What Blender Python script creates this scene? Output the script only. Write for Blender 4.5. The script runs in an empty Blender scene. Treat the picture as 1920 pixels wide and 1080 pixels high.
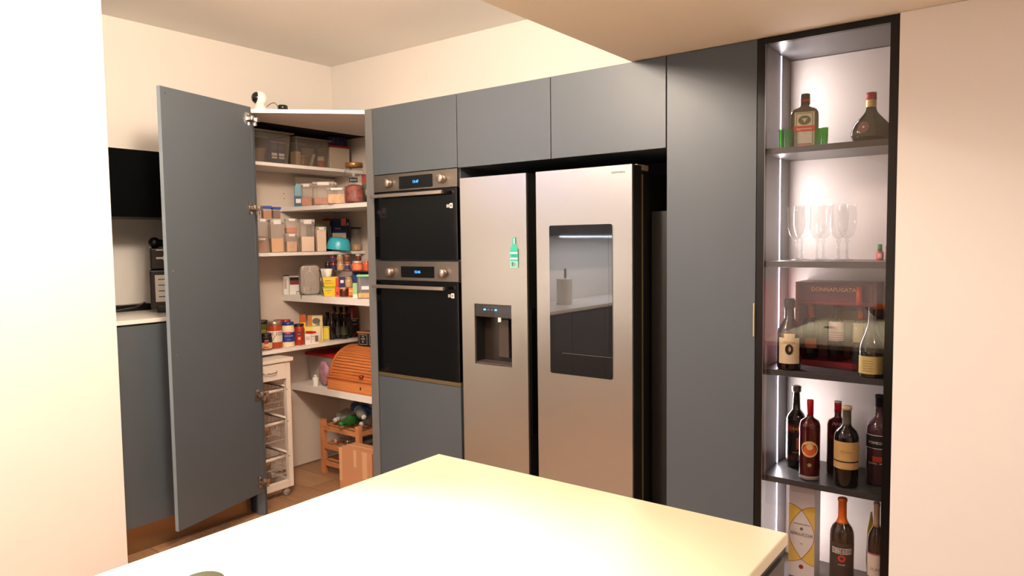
import bpy, bmesh, math, random
from mathutils import Vector, Matrix
random.seed(4)
PI = math.pi
SC = bpy.context.scene
COL = SC.collection

# ------------------------------------------------------------------ camera
EYE = Vector((0.0, 0.0, 1.48))
FPX = 1348.81
_y, _p, _r = math.radians(37.1755), math.radians(-3.6546), math.radians(-0.7345)
FW = Vector((-math.sin(_y) * math.cos(_p), math.cos(_y) * math.cos(_p), math.sin(_p)))
_rt = Vector((math.cos(_y), math.sin(_y), 0.0))
_up = _rt.cross(FW)
RT = _rt * math.cos(_r) + _up * math.sin(_r)
UP = -_rt * math.sin(_r) + _up * math.cos(_r)
cam_d = bpy.data.cameras.new('camera')
cam = bpy.data.objects.new('camera', cam_d)
COL.objects.link(cam)
cam_d.sensor_width = 36.0
cam_d.lens = FPX / 1920 * 36.0
cam_d.clip_start = 0.02
cam.matrix_world = Matrix(((RT.x, UP.x, -FW.x, EYE.x), (RT.y, UP.y, -FW.y, EYE.y), (RT.z, UP.z, -FW.z, EYE.z), (0, 0, 0, 1)))
SC.camera = cam

# ------------------------------------------------------------------ world, exposure, lights
SC.view_settings.view_transform = 'Standard'
SC.view_settings.look = 'None'
SC.view_settings.gamma = 1.0
SC.view_settings.use_curve_mapping = False
SC.view_settings.exposure = 0.8
SC.cycles.transparent_max_bounces = 24      # many thin clear walls stand behind one another
w = bpy.data.worlds.new('world')
SC.world = w
w.use_nodes = True
w.node_tree.nodes['Background'].inputs[0].default_value = (1.0, 0.86, 0.72, 1)
w.node_tree.nodes['Background'].inputs[1].default_value = 0.15

WARM = (1.0, 0.88, 0.78)
COOL = (1.0, 0.95, 0.93)


def area(name, loc, size, power, color=WARM, rot=(0, 0, 0), sy=None, shape=None, spread=None):
    d = bpy.data.lights.new(name, 'AREA')
    d.energy = power
    d.color = color
    d.shape = shape or ('RECTANGLE' if sy else 'DISK')
    d.size = size
    if sy:
        d.size_y = sy
    if spread:
        d.spread = spread
    o = bpy.data.objects.new(name, d)
    COL.objects.link(o)
    o.location = loc
    o.rotation_euler = rot
    return o


DOWN = [(-1.85, 1.2, 2.69, 70), (-2.6, -1.1, 2.69, 45), (1.1, 1.0, 2.198, 14), (0.6, -1.4, 2.198, 20)]  # main lamp first, then unseen lamps added to fill the room
for i, (lx, ly, lz, lp) in enumerate(DOWN):
    if i == 0:
        pd = bpy.data.lights.new('main_or_fill_light', 'POINT')
        pd.energy, pd.color, pd.shadow_soft_size = lp, WARM, 0.11
        po = bpy.data.objects.new('main_or_fill_light', pd)
        COL.objects.link(po)
        po.location = (lx, ly, 2.41)
        continue
    area('main_or_fill_light', (lx, ly, lz - 0.012), 0.16, lp, WARM)  # light of an added fill lamp
sd = bpy.data.lights.new('island_spot_light', 'SPOT')
sd.energy, sd.color, sd.shadow_soft_size, sd.spot_size, sd.spot_blend = 520, (1.0, 1.0, 0.96), 0.05, math.radians(40), 1.0
so = bpy.data.objects.new('island_spot_light', sd)
COL.objects.link(so)
so.location = (-1.72, 0.25, 2.60)
so.rotation_euler = (Vector((-0.93, 0.62, 0.92)) - so.location).to_track_quat('-Z', 'Y').to_euler()
area('counter_strip_light', (-3.72, -1.4, 1.515), 1.8, 8, (0.80, 0.88, 1.0), (0, 0, PI / 2), 0.02)
for zt in (2.17, 1.775, 1.36, 0.96, 0.555):     # LED strip sections inside the display cabinet, one per compartment
    area('display_strip_light', (-0.862, 2.875, zt - 0.18), 0.004, 1.0, COOL, (PI / 2, 0, -PI / 2), 0.33)


# ------------------------------------------------------------------ points, materials
def ray(x, y):
    return RT * ((x - 960) / FPX) - UP * ((y - 540) / FPX) + FW


def at(x, y, X=None, Y=None, Z=None):
    """the point of the plane X=, Y= or Z= that the survey line (x, y) meets"""
    r = ray(x, y)
    if X is not None:
        t = (X - EYE.x) / r.x
    elif Y is not None:
        t = (Y - EYE.y) / r.y
    else:
        t = (Z - EYE.z) / r.z
    return EYE + r * t


def mpp(p):
    return (p - EYE).dot(FW) / FPX


def lin(c):
    return tuple(((v / 255) / 12.92 if v / 255 <= 0.04045 else ((v / 255 + 0.055) / 1.055) ** 2.4) for v in c)


MATS = {}


def mat(name, rgb, rough=0.5, metal=0.0, coat=0.0, emit=None, spec=0.5, bump=0.0, bscale=200.0, vary=0.0, vscale=8.0, stretch=None, aniso=0.0):
    if name in MATS:
        return MATS[name]
    m = bpy.data.materials.new(name)
    m.use_nodes = True
    nt = m.node_tree
    b = nt.nodes['Principled BSDF']
    c = lin(rgb)
    b.inputs['Base Color'].default_value = (*c, 1)
    b.inputs['Roughness'].default_value = rough
    b.inputs['Metallic'].default_value = metal
    b.inputs['Specular IOR Level'].default_value = spec
    if coat:
        b.inputs['Coat Weight'].default_value = coat
        b.inputs['Coat Roughness'].default_value = 0.03
    if aniso:
        b.inputs['Anisotropic'].default_value = aniso
    if emit:
        b.inputs['Emission Color'].default_value = (*c, 1)
        b.inputs['Emission Strength'].default_value = emit
    if bump or vary or stretch:
        tc = nt.nodes.new('ShaderNodeTexCoord')
        mp = nt.nodes.new('ShaderNodeMapping')
        if stretch:
            mp.inputs['Scale'].default_value = stretch
        nt.links.new(tc.outputs['Object'], mp.inputs['Vector'])
        if bump:
            n = nt.nodes.new('ShaderNodeTexNoise')
            n.inputs['Scale'].default_value = bscale
            n.inputs['Detail'].default_value = 3
            bp = nt.nodes.new('ShaderNodeBump')
            bp.inputs['Strength'].default_value = bump
            bp.inputs['Distance'].default_value = 0.002
            nt.links.new(mp.outputs[0], n.inputs['Vector'])
            nt.links.new(n.outputs['Fac'], bp.inputs['Height'])
            nt.links.new(bp.outputs[0], b.inputs['Normal'])
        if vary:
            n2 = nt.nodes.new('ShaderNodeTexNoise')
            n2.inputs['Scale'].default_value = vscale
            n2.inputs['Detail'].default_value = 4
            rp = nt.nodes.new('ShaderNodeValToRGB')
            rp.color_ramp.elements[0].position = 0.3
            rp.color_ramp.elements[1].position = 0.7
            rp.color_ramp.elements[0].color = (*[v * (1 - vary) for v in c], 1)
            rp.color_ramp.elements[1].color = (*[min(1, v * (1 + vary)) for v in c], 1)
            nt.links.new(mp.outputs[0], n2.inputs['Vector'])
            nt.links.new(n2.outputs['Fac'], rp.inputs[0])
            nt.links.new(rp.outputs[0], b.inputs['Base Color'])
    MATS[name] = m
    return m


def clear(name, tint=(255, 255, 255), body=0.12, rgb=(225, 222, 218), rough=0.12, gloss=0.05, ior=1.45):
    """thin clear plastic or glass: see-through, with its real Fresnel shine and a little haze of its own"""
    if name in MATS:
        return MATS[name]
    m = bpy.data.materials.new(name)
    m.use_nodes = True
    nt = m.node_tree
    nt.nodes.remove(nt.nodes['Principled BSDF'])
    out = nt.nodes['Material Output']
    tr = nt.nodes.new('ShaderNodeBsdfTransparent')
    tr.inputs[0].default_value = (*lin(tint), 1)
    df = nt.nodes.new('ShaderNodeBsdfDiffuse')
    df.inputs[0].default_value = (*lin(rgb), 1)
    gl = nt.nodes.new('ShaderNodeBsdfGlossy')
    gl.inputs['Roughness'].default_value = gloss
    fr = nt.nodes.new('ShaderNodeFresnel')
    ge = nt.nodes.new('ShaderNodeNewGeometry')
    ma = nt.nodes.new('ShaderNodeMath')
    ma.operation = 'MULTIPLY_ADD'          # same shine from both sides of a thin wall
    ma.inputs[1].default_value = 1 / ior - ior
    ma.inputs[2].default_value = ior
    nt.links.new(ge.outputs['Backfacing'], ma.inputs[0])
    nt.links.new(ma.outputs[0], fr.inputs['IOR'])
    m1 = nt.nodes.new('ShaderNodeMixShader')
    m1.inputs[0].default_value = body
    m2 = nt.nodes.new('ShaderNodeMixShader')
    nt.links.new(tr.outputs[0], m1.inputs[1])
    nt.links.new(df.outputs[0], m1.inputs[2])
    nt.links.new(fr.outputs[0], m2.inputs[0])
    nt.links.new(m1.outputs[0], m2.inputs[1])
    nt.links.new(gl.outputs[0], m2.inputs[2])
    nt.links.new(m2.outputs[0], out.inputs['Surface'])
    MATS[name] = m
    return m


GREY = mat('lacquer_grey', (81, 88, 95), 0.42, vary=0.02, vscale=3)
GREYD = mat('lacquer_edge', (76, 83, 90), 0.4)
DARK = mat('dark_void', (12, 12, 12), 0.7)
BLACK = mat('black_plastic', (14, 14, 14), 0.35)
BGLASS = mat('black_glass', (9, 10, 10), 0.06, coat=0.3)
WALL = mat('wall_paint', (238, 232, 226), 0.85, bump=0.08, bscale=90)
CEIL = mat('ceiling_paint', (248, 243, 236), 0.9, bump=0.05, bscale=60)
SOFF = mat('soffit_paint', (238, 228, 212), 0.9, bump=0.05, bscale=60)
MELA = mat('white_melamine', (232, 226, 220), 0.42)
MELE = mat('white_edge', (240, 234, 230), 0.4)
STEEL = mat('brushed_steel', (184, 182, 175), 0.33, metal=0.92, bump=0.06, bscale=60, stretch=(3, 3, 120), aniso=0.5)
STEELD = mat('oven_steel', (134, 126, 118), 0.36, metal=0.85, bump=0.04, bscale=60, stretch=(2, 2, 150))
CHROME = mat('chrome', (205, 195, 182), 0.16, metal=1.0)
ALU = mat('satin_metal', (205, 190, 178), 0.28, metal=0.9)
QUARTZ = mat('island_quartz', (208, 198, 166), 0.28, spec=0.5)
WTOP = mat('worktop_white', (238, 232, 226), 0.3)
LEDM = mat('led_strip', (236, 232, 255), 0.4, emit=9)
LEDW = mat('led_white', (225, 236, 255), 0.4, emit=12)
LAMPM = mat('lamp_face', (255, 226, 190), 0.4, emit=14)
BLUEL = mat('display_blue', (60, 140, 255), 0.4, emit=2)
WHITEP = mat('white_plastic', (238, 234, 228), 0.35)
WINE = mat('wine_glass_dark', (12, 10, 9), 0.06, coat=0.6)
WINEB = mat('bottle_brown', (40, 24, 10), 0.07, coat=0.6)
WINER = mat('bottle_red', (70, 8, 8), 0.07, coat=0.6)
WINEP = mat('bottle_plum', (84, 52, 58), 0.12, coat=0.5)
GREENB = mat('bottle_green_black', (34, 34, 20), 0.07, coat=0.6)
PAPER = mat('label_paper', (226, 214, 184), 0.7)
INK = mat('ink_black', (20, 18, 18), 0.7)
GOLDI = mat('ink_gold', (244, 200, 136), 0.5)
WHITEI = mat('ink_white', (236, 232, 226), 0.6)
REDI = mat('ink_red', (196, 44, 30), 0.6)
CLEARP = clear('clear_plastic', (250, 246, 242), 0.17, (236, 230, 228))
CLEARL = clear('clear_lid', (245, 242, 238), 0.45, (232, 228, 222))
BINP = clear('smoky_bin_plastic', (215, 205, 192), 0.16, (196, 186, 174))
CLEARG = clear('clear_glass', (250, 250, 248), 0.02, gloss=0.02)
PANE = clear('door_glass', (246, 244, 244), 0.0, gloss=0.0, ior=1.62)
WOODR = mat('bread_box_bamboo', (206, 122, 66), 0.5, vary=0.16, vscale=6, stretch=(1.2, 9, 22), bump=0.1, bscale=30)
WOODP = mat('rack_wood', (206, 138, 92), 0.5, vary=0.1, vscale=5, stretch=(2, 8, 8))
CARDB = mat('cardboard', (196, 138, 98), 0.8, vary=0.06, vscale=4)


# ------------------------------------------------------------------ mesh helpers
class MB:
    def __init__(s):
        s.v, s.f, s.sm = [], [], []

    def add(s, vs, fs, smooth=False):
        o = len(s.v)
        s.v += [tuple(p) for p in vs]
        s.f += [tuple(o + i for i in f) for f in fs]
        s.sm += [smooth] * len(fs)
        return s

    def box(s, x0, x1, y0, y1, z0, z1):
        vs = [(x, y, z) for z in (z0, z1) for (x, y) in ((x0, y0), (x1, y0), (x1, y1), (x0, y1))]
        return s.add(vs, [(3, 2, 1, 0), (4, 5, 6, 7), (0, 1, 5, 4), (1, 2, 6, 5), (2, 3, 7, 6), (3, 0, 4, 7)])

    def prism(s, poly, z0, z1):
        n = len(poly)
        vs = [(x, y, z0) for x, y in poly] + [(x, y, z1) for x, y in poly]
        return s.add(vs, [tuple(range(n - 1, -1, -1)), tuple(range(n, 2 * n))] + [(i, (i + 1) % n, n + (i + 1) % n, n + i) for i in range(n)])

    def extr(s, poly, y0, y1):
        """outline in x, z pushed along y"""
        n = len(poly)
        vs = [(x, y0, z) for x, z in poly] + [(x, y1, z) for x, z in poly]
        return s.add(vs, [tuple(range(n)), tuple(range(2 * n - 1, n - 1, -1))] + [((i + 1) % n, i, n + i, n + (i + 1) % n) for i in range(n)])

    def lathe(s, prof, n=24, cx=0, cy=0, caps=True, sx=1, sy=1):
        vs = []
        for r, z in prof:
            for k in range(n):
                a = 2 * PI * k / n
                vs.append((cx + r * math.cos(a) * sx, cy + r * math.sin(a) * sy, z))
        fs = []
        for i in range(len(prof) - 1):
            for k in range(n):
                a, b = i * n + k, i * n + (k + 1) % n
                fs.append((a, b, b + n, a + n))
        s.add(vs, fs, True)
        if caps:
            o = len(s.v) - len(vs)
            s.f += [tuple(o + k for k in range(n - 1, -1, -1)), tuple(o + (len(prof) - 1) * n + k for k in range(n))]
            s.sm += [False, False]
        return s

    def tube(s, pts, r, n=8):
        pts = [Vector(p) for p in pts]
        vs, fs = [], []
        ref = Vector((0, 0, 1))
        for i, p in enumerate(pts):
            d = (pts[min(i + 1, len(pts) - 1)] - pts[max(i - 1, 0)]).normalized()
            u = d.cross(ref if abs(d.z) < 0.95 else Vector((1, 0, 0))).normalized()
            v = d.cross(u)
            for k in range(n):
                a = 2 * PI * k / n
                vs.append(p + u * (r * math.cos(a)) + v * (r * math.sin(a)))
        for i in range(len(pts) - 1):
            for k in range(n):
                a, b = i * n + k, i * n + (k + 1) % n
                fs.append((a, b, b + n, a + n))
        s.add(vs, fs, True)
        o = len(s.v) - len(vs)
        s.f += [tuple(o + k for k in range(n - 1, -1, -1)), tuple(o + len(vs) - n + k for k in range(n))]
        s.sm += [False, False]
        return s

    def ball(s, c, r, n=16, sz=1.0):
        prof = [(max(1e-4, r * math.sin(PI * i / n)), c[2] - r * sz * math.cos(PI * i / n)) for i in range(n + 1)]
        return s.lathe(prof, n * 2, c[0], c[1])

    def shell(s, R, a0, a1, z0, z1, n=14, R1=None):
        """part of a cylinder wall; angle 0 looks along -y"""
        R1 = R1 or R
        vs = []
        for i in range(n + 1):
            a = a0 + (a1 - a0) * i / n
            for (rr, z) in ((R, z0), (R1, z1)):
                vs.append((rr * math.sin(a), -rr * math.cos(a), z))
        return s.add(vs, [(2 * i, 2 * i + 2, 2 * i + 3, 2 * i + 1) for i in range(n)], True)

    def build(s, name, m, parent=None, bevel=0, seg=2, loc=None, rot=None):
        me = bpy.data.meshes.new(name)
        me.from_pydata(s.v, [], s.f)
        me.polygons.foreach_set('use_smooth', s.sm)
        me.materials.append(m)
        bm = bmesh.new()
        bm.from_mesh(me)
        bmesh.ops.recalc_face_normals(bm, faces=bm.faces)
        bm.to_mesh(me)
        bm.free()
        me.update()
        o = bpy.data.objects.new(name, me)
        COL.objects.link(o)
        if parent:
            o.parent = parent
        if loc:
            o.location = loc
        if rot:
            o.rotation_euler = rot
        if bevel:
            md = o.modifiers.new('bevel', 'BEVEL')
            md.width = bevel
            md.segments = seg
            md.limit_method = 'ANGLE'
        return o


def thing(name, label, cat, loc=(0, 0, 0), rz=0.0, group=None):
    o = bpy.data.objects.new(name, None)
    COL.objects.link(o)
    o.empty_display_size = 0.05
    o.location = loc
    o.rotation_euler = (0, 0, rz)
    o['label'] = label
    o['category'] = cat
    if group:
        o['group'] = group
    return o


def tag(o, label, cat, group=None):
    o['label'] = label
    o['category'] = cat
    if group:
        o['group'] = group
    return o


def struct(name, mb, m, parent=None, **k):
    o = mb.build(name, m, parent, **k)
    o['kind'] = 'structure'
    return o


def B(x0, x1, y0, y1, z0, z1):
    return MB().box(x0, x1, y0, y1, z0, z1)


def text(s, size, m, parent, loc, rot=(PI / 2, 0, 0), wrap=None, xscale=1.0, name='lettering', depth=0.0004, spacing=1.0, shear=0.0):
    """flat lettering in the plane facing local -y; wrap=R bends it round the local z axis"""
    c = bpy.data.curves.new('text', 'FONT')
    c.body = s
    c.size = size
    c.align_x = 'CENTER'
    c.align_y = 'CENTER'
    c.resolution_u = 2
    c.space_character = spacing
    c.shear = shear
    if depth and not wrap:
        c.extrude = depth
    t = bpy.data.objects.new('text', c)
    COL.objects.link(t)
    dg = bpy.context.evaluated_depsgraph_get()
    me = bpy.data.meshes.new_from_object(t.evaluated_get(dg))
    bpy.data.objects.remove(t)
    me.name = name
    me.materials.clear()
    me.materials.append(m)
    for v in me.vertices:
        v.co.x *= xscale
        if wrap:
            a = v.co.x / wrap + loc[0]
            v.co = Vector((wrap * math.sin(a), -wrap * math.cos(a), v.co.y + loc[2]))
    o = bpy.data.objects.new(name, me)
    COL.objects.link(o)
    o.parent = parent
    if not wrap:
        o.location = loc
        o.rotation_euler = rot
    return o


def rrect(x0, x1, z0, z1, r, n=4):
    pts = []
    for cx, cz, a0 in ((x1 - r, z0 + r, -PI / 2), (x1 - r, z1 - r, 0), (x0 + r, z1 - r, PI / 2), (x0 + r, z0 + r, PI)):
        for i in range(n + 1):
            a = a0 + PI / 2 * i / n
            pts.append((cx + r * math.cos(a), cz + r * math.sin(a)))
    return pts


def ellipse(cx, cz, rx, rz, n=20):
    return [(cx + rx * math.cos(2 * PI * i / n), cz + rz * math.sin(2 * PI * i / n)) for i in range(n)]


# ------------------------------------------------------------------ room
XW, YW, ZC = -4.03, 3.28, 2.70
XR, YF = 2.6, -3.2
PLANE = 2.674          # front plane of the tall units
struct('floor', B(XW, XR, YF, YW, -0.12, -0.014), mat('floor_joint', (96, 74, 54), 0.8))
FLOOR = bpy.data.objects['floor']
WOODS = [mat('floor_oak_%s' % n, c, 0.42, vary=0.13, vscale=4, stretch=(1.2, 14, 1), bump=0.06, bscale=20) for n, c in (('light', (172, 132, 98)), ('mid', (160, 120, 88)), ('dark', (150, 112, 80)))]
pl_me = {}
for j in range(33):
    yy = 2.672 + 0.2015 * (j - 29)
    off = (j * 0.73) % 1.8
    x = XW + 0.005 - off
    while x < XR:
        x0, x1 = max(x, XW + 0.005), min(x + 1.797, XR - 0.005)
        y0, y1 = max(yy + 0.0015, YF + 0.005), min(yy + 0.1997, YW - 0.005)
        if x1 - x0 > 0.05 and y1 - y0 > 0.02:
            key = (round(x1 - x0, 2), round(y1 - y0, 2))
            m = random.choice(WOODS)
            if (key, m.name) not in pl_me:
                o = B(0, x1 - x0, 0, y1 - y0, -0.014, 0).build('floor_plank', m, FLOOR)
                pl_me[(key, m.name)] = o.data
            else:
                o = bpy.data.objects.new('floor_plank', pl_me[(key, m.name)])
                COL.objects.link(o)
                o.parent = FLOOR
            o.location = (x0, y0, 0)
        x += 1.8
struct('ceiling', B(XW, XR, YF, YW, ZC, ZC + 0.1), CEIL)
struct('trim_1', B(-1.405, XR, YF, YW, 2.207, ZC - 0.001), SOFF)      # dropped ceiling over the right half
struct('wall_left', B(XW - 0.12, XW, YF, YW, 0, ZC), WALL)
struct('wall_back', B(XW, -0.43, YW, YW + 0.12, 0, ZC), WALL)
struct('wall_right', B(-0.4275, XR, 2.665, YW + 0.12, 0, 2.206), WALL)
struct('wall_east', B(XR, XR + 0.12, YF, YW, 0, ZC), WALL)
struct('wall_front', B(XW, XR, YF - 0.12, YF, 0, ZC), WALL)
struct('added_pier', B(XW, -3.4, 0.95, 1.505, 0, ZC - 0.001), WALL)      # made-up white pier, added to fill the left edge of the view

# dusk window over the far counter, seen only as a cool sheen in the steel
wn = struct('window_1', MB().box(XW - 0.01, XW + 0.03, -0.2, -0.14, 1.85, 2.6).box(XW - 0.01, XW + 0.03, 0.44, 0.50, 1.85, 2.6).box(XW - 0.01, XW + 0.03, -0.14, 0.44, 1.85, 1.91).box(XW - 0.01, XW + 0.03, -0.14, 0.44, 2.54, 2.6), WHITEP)
B(XW + 0.002, XW + 0.008, -0.14, 0.44, 1.91, 2.54).build('pane', mat('dusk_pane', (70, 120, 220), 0.1, emit=6), wn)

t = thing('globe_lamp', 'opal globe ceiling lamp in front of the tall units', 'lamp', (-1.85, 1.2, 2.41))
MB().lathe([(0.06, 0.26), (0.06, 0.288)], 28).build('ceiling_rose', WHITEP, t)
MB().tube([(0, 0, 0.11), (0, 0, 0.265)], 0.012).build('stem', WHITEP, t)
MB().ball((0, 0, 0), 0.115, 16).build('globe', clear('opal_glass', (255, 250, 240), 0.02), t)
for i, (lx, ly, lz, lp) in enumerate(DOWN):
    if i == 0:
        continue
    t = thing('fill_lamp', ['', 'added round ceiling fill lamp over the far counter', 'added round soffit fill lamp beyond the display cabinet', 'added round soffit fill lamp behind the island'][i], 'lamp', (lx, ly, lz))  # unseen fixture added to go with its fill light
    z = 0.0
    MB().lathe([(0.085, z), (0.098, z), (0.098, z + 0.006), (0.085, z + 0.006)], 28, caps=False).build('trim_ring', WHITEP, t)
    MB().lathe([(0.001, 0.004), (0.084, 0.004)], 28, caps=False).build('lamp_face', LAMPM, t)

t = thing('spot_lamp', 'small white ceiling spotlight aimed at the island worktop', 'lamp', (-1.72, 0.25, 2.60))
MB().lathe([(0.03, 0.075), (0.03, 0.098)], 20).build('mount', WHITEP, t)
MB().tube([(0, 0, 0.05), (0, 0, 0.08)], 0.008).build('stem', WHITEP, t)
MB().lathe([(0.045, -0.02), (0.05, 0.05)], 24, caps=False).build('shade', WHITEP, t)

# ------------------------------------------------------------------ left counter run (coffee counter)
t = thing('base_cabinet', 'dark grey base cabinet under the white coffee worktop', 'cabinet', (0, 0, 0))
B(XW + 0.005, -3.472, 1.51, 2.225, 0.15, 1.115).build('carcass', GREYD, t)
B(-3.47, -3.45, 1.512, 2.222, 0.15, 1.108).build('door', GREY, t, bevel=0.0015)
B(XW + 0.005, -3.52, 1.51, 2.225, 0.0, 0.149).build('plinth', mat('plinth_bronze', (150, 118, 88), 0.25, metal=0.7), t)
tag(B(XW + 0.005, -3.448, 1.508, 2.23, 1.117, 1.137).build('worktop', WTOP, bevel=0.002), 'white worktop of the coffee counter beyond the open door', 'worktop')
t = thing('wall_cabinet', 'black wall cabinet above the coffee counter', 'cabinet')
B(XW + 0.005, -3.70, 1.51, 2.225, 1.63, 1.962).build('carcass', BLACK, t)
B(-3.698, -3.68, 1.512, 2.222, 1.628, 1.964).build('door', BGLASS, t, bevel=0.0015)
# far counter, reflected in the refrigerator screen
t = thing('base_cabinet', 'dark grey far base cabinets seen only as a reflection in the refrigerator screen', 'cabinet')
B(XW + 0.005, -3.472, -2.6, 0.94, 0.12, 0.848).build('carcass', GREYD, t)
for i in range(6):
    y = -2.6 + i * 0.59
    B(-3.47, -3.45, y + 0.002, y + 0.588, 0.12, 0.845).build('door', GREY, t)
B(XW + 0.005, -3.52, -2.6, 0.94, 0.0, 0.119).build('plinth', MATS['plinth_bronze'], t)
tag(B(XW + 0.005, -3.44, -2.6, 0.94, 0.85, 0.88).build('worktop', WTOP, bevel=0.002), 'white far worktop seen only as a reflection in the refrigerator screen', 'worktop')
t = thing('wall_cabinet', 'long black wall shelf with a light strip, reflected in the refrigerator screen', 'cabinet')
B(XW + 0.005, -3.70, -2.6, -0.1, 1.53, 1.80).build('carcass', GREYD, t)
B(-3.76, -3.735, -2.3, -0.52, 1.522, 1.529).build('light_strip', LEDW, t)
t = thing('utensil_jar', 'white cylindrical jar on the far worktop, reflected in the screen', 'jar', (-3.75, -0.58, 0.88))
MB().lathe([(0.07, 0), (0.075, 0.01), (0.075, 0.24), (0.07, 0.25), (0.066, 0.24), (0.066, 0.02)], 28).build('body', WHITEP, t)
MB().tube([(0.01, 0, 0.03), (0.02, 0.01, 0.34)], 0.011).build('pestle', mat('grey_stick', (120, 104, 92)), t)

# coffee machine on the worktop
p = at(283, 583, X=-3.75)
t = thing('coffee_machine', 'black coffee machine with a white rating label on the white worktop', 'coffee machine', (-3.724, 1.973, 1.137), math.radians(63))
COFD = mat('machine_brown_black', (38, 32, 28), 0.3)
# local -y faces +X
MB().box(-0.135, 0.12, -0.04, 0.16, 0.02, 0.22).build('lower_body', COFD, t, bevel=0.008)
MB().box(-0.13, 0.12, -0.03, 0.16, 0.222, 0.335).build('upper_body', COFD, t, bevel=0.01)
MB().box(-0.105, 0.11, -0.07, 0.15, 0.0, 0.035).build('drip_tray', BLACK, t, bevel=0.003)
B(-0.11, 0.02, -0.0415, -0.040, 0.055, 0.195).build('rating_label', WHITEP, t)
for k in range(4):
    B(-0.095, -0.03 + 0.01 * (k % 2), -0.0425, -0.0415, 0.17 - k * 0.03, 0.174 - k * 0.03).build('label_line', INK, t)
MB().extr(ellipse(-0.05, 0.283, 0.02, 0.018), -0.034, -0.03).build('key_symbol', WHITEP, t)
MB().box(-0.10, -0.05, -0.033, -0.0305, 0.278, 0.288).build('key_symbol', WHITEP, t)
MB().box(-0.10, 0.1, -0.032, -0.0305, 0.322, 0.328).build('chrome_line', CHROME, t)
MB().tube([(-0.10, 0.03, 0.36), (-0.02, 0.03, 0.365), (0.06, 0.03, 0.355)], 0.018).build('hose', BLACK, t)
MB().ball((-0.105, 0.03, 0.362), 0.03, 10).build('hose_end', BLACK, t)
t = tag(MB().tube([(-3.80, 1.83, 1.19), (-3.84, 1.80, 1.165), (-3.855, 1.74, 1.155), (-3.85, 1.69, 1.152)], 0.005).build('electric_cable', BLACK), 'black power cord curving from the coffee machine along the wall', 'cord')
t = thing('electric_kettle', 'black kettle edge on the worktop beside the added pier', 'kettle', (-3.80, 1.605, 1.137))
MB().lathe([(0.05, 0), (0.055, 0.01), (0.05, 0.11), (0.04, 0.15), (0.015, 0.165), (0.002, 0.167)], 24).build('body', BLACK, t)
MB().tube([(0.04, 0.0, 0.13), (0.068, 0, 0.12), (0.07, 0, 0.06), (0.05, 0, 0.03)], 0.006).build('handle', BLACK, t)
tag(B(-3.99, -3.93, 1.70, 1.93, 1.137, 1.172).build('power_strip', BLACK, bevel=0.004), 'long black power strip lying against the wall on the worktop', 'power strip')
tag(MB().tube([(-3.43, 1.775, 1.24), (-3.425, 1.775, 1.15), (-3.425, 1.79, 1.06), (-3.43, 1.81, 1.0)], 0.006).build('hanging_cable', WHITEP), 'white cable hanging over the worktop edge beside the open door', 'cable')

# ------------------------------------------------------------------ corner pantry
DF = -5.70    # the diagonal front: x - y = DF
t = thing('corner_pantry', 'white walled corner pantry cabinet with six shelves, standing open', 'cabinet')
PAN = t
LIGHTPANEL = mat('pantry_panel', (226, 212, 200), 0.55)
B(-4.02, -4.0, 2.262, 3.26, 0.012, 1.942).build('left_panel', LIGHTPANEL, t)
B(-4.02, -4.0, 2.262, 3.26, 1.945, 2.183).build('shade_back_panel', mat('recess_shade', (22, 16, 12), 0.8), t)  # wall coloured black above the top shelf for the deep shade there
B(-3.998, -2.985, 3.24, 3.26, 0.012, 2.183).build('back_panel', LIGHTPANEL, t)
B(-2.998, -2.980, 2.73, 3.238, 0.0, 2.183).build('right_panel', LIGHTPANEL, t)
B(-4.02, -3.46, 2.245, 2.26, 0.0, 2.183).build('side_panel', GREYD, t)
MB().prism([(-3.435, 2.272), (-3.022, 2.683), (-3.0, 2.73), (-2.985, 2.73), (-2.985, 3.26), (-3.655, 3.26), (-3.655, 2.262), (-3.46, 2.262)], 2.185, 2.205).build('top_panel', MELE, t)
B(-4.02, -3.657, 2.245, 3.26, 2.185, 2.2).build('shade_top_panel', MATS['recess_shade'], t)  # black board put in for the shade at the top of the recess
MB().prism([(-3.46, 2.232), (-3.432, 2.255), (-3.44, 2.275), (-3.475, 2.262), (-3.475, 2.232)], 0, 2.183).build('jamb', GREY, t)
MB().prism([(-3.016, 2.674), (-2.96, 2.674), (-2.96, 2.72), (-3.0, 2.72), (-3.022, 2.70)], 0, 2.205).build('jamb', mat('jamb_lit_grey', (112, 112, 112), 0.4), t)  # door grey made lighter for the light on this face
B(-3.998, -3.68, 2.264, 3.238, 1.942, 1.962).build('shelf', MELE, t, bevel=0.001)
B(-3.998, -3.68, 2.264, 3.238, 1.415, 1.435).build('shelf', MELE, t, bevel=0.001)
B(-3.998, -3.68, 2.264, 3.238, 0.838, 0.859).build('shelf', MELE, t, bevel=0.001)
B(-3.998, -3.0, 2.81, 3.238, 1.694, 1.72).build('shelf', MELE, t, bevel=0.001)
B(-3.998, -3.0, 2.81, 3.238, 1.119, 1.16).build('shelf', MELE, t, bevel=0.001)
B(-3.998, -3.0, 2.855, 3.238, 0.53, 0.572).build('shelf', MELE, t, bevel=0.001)
for z0, z1 in ((2.10, 2.152), (1.655, 1.694)):
    q = at(683, 260, Y=2.70)
    B(-3.035, -3.023, 2.69, 2.705, z0, z1).build('door_bumper', MELE, t, bevel=0.002)
for y, z in ((2.845, 1.81), (2.847, 1.78), (2.60, 0.70), (2.60, 0.66)):
    MB().extr(ellipse(0, 0, 0.003, 0.003, 8), -0.001, 0.001).build('pin_hole', INK, t, loc=(-3.999, y, z), rot=(0, 0, PI / 2))
B(-3.999, -3.96, 2.915, 3.23, 1.87, 1.925).build('cable_box', LIGHTPANEL, t, bevel=0.004)

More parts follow.
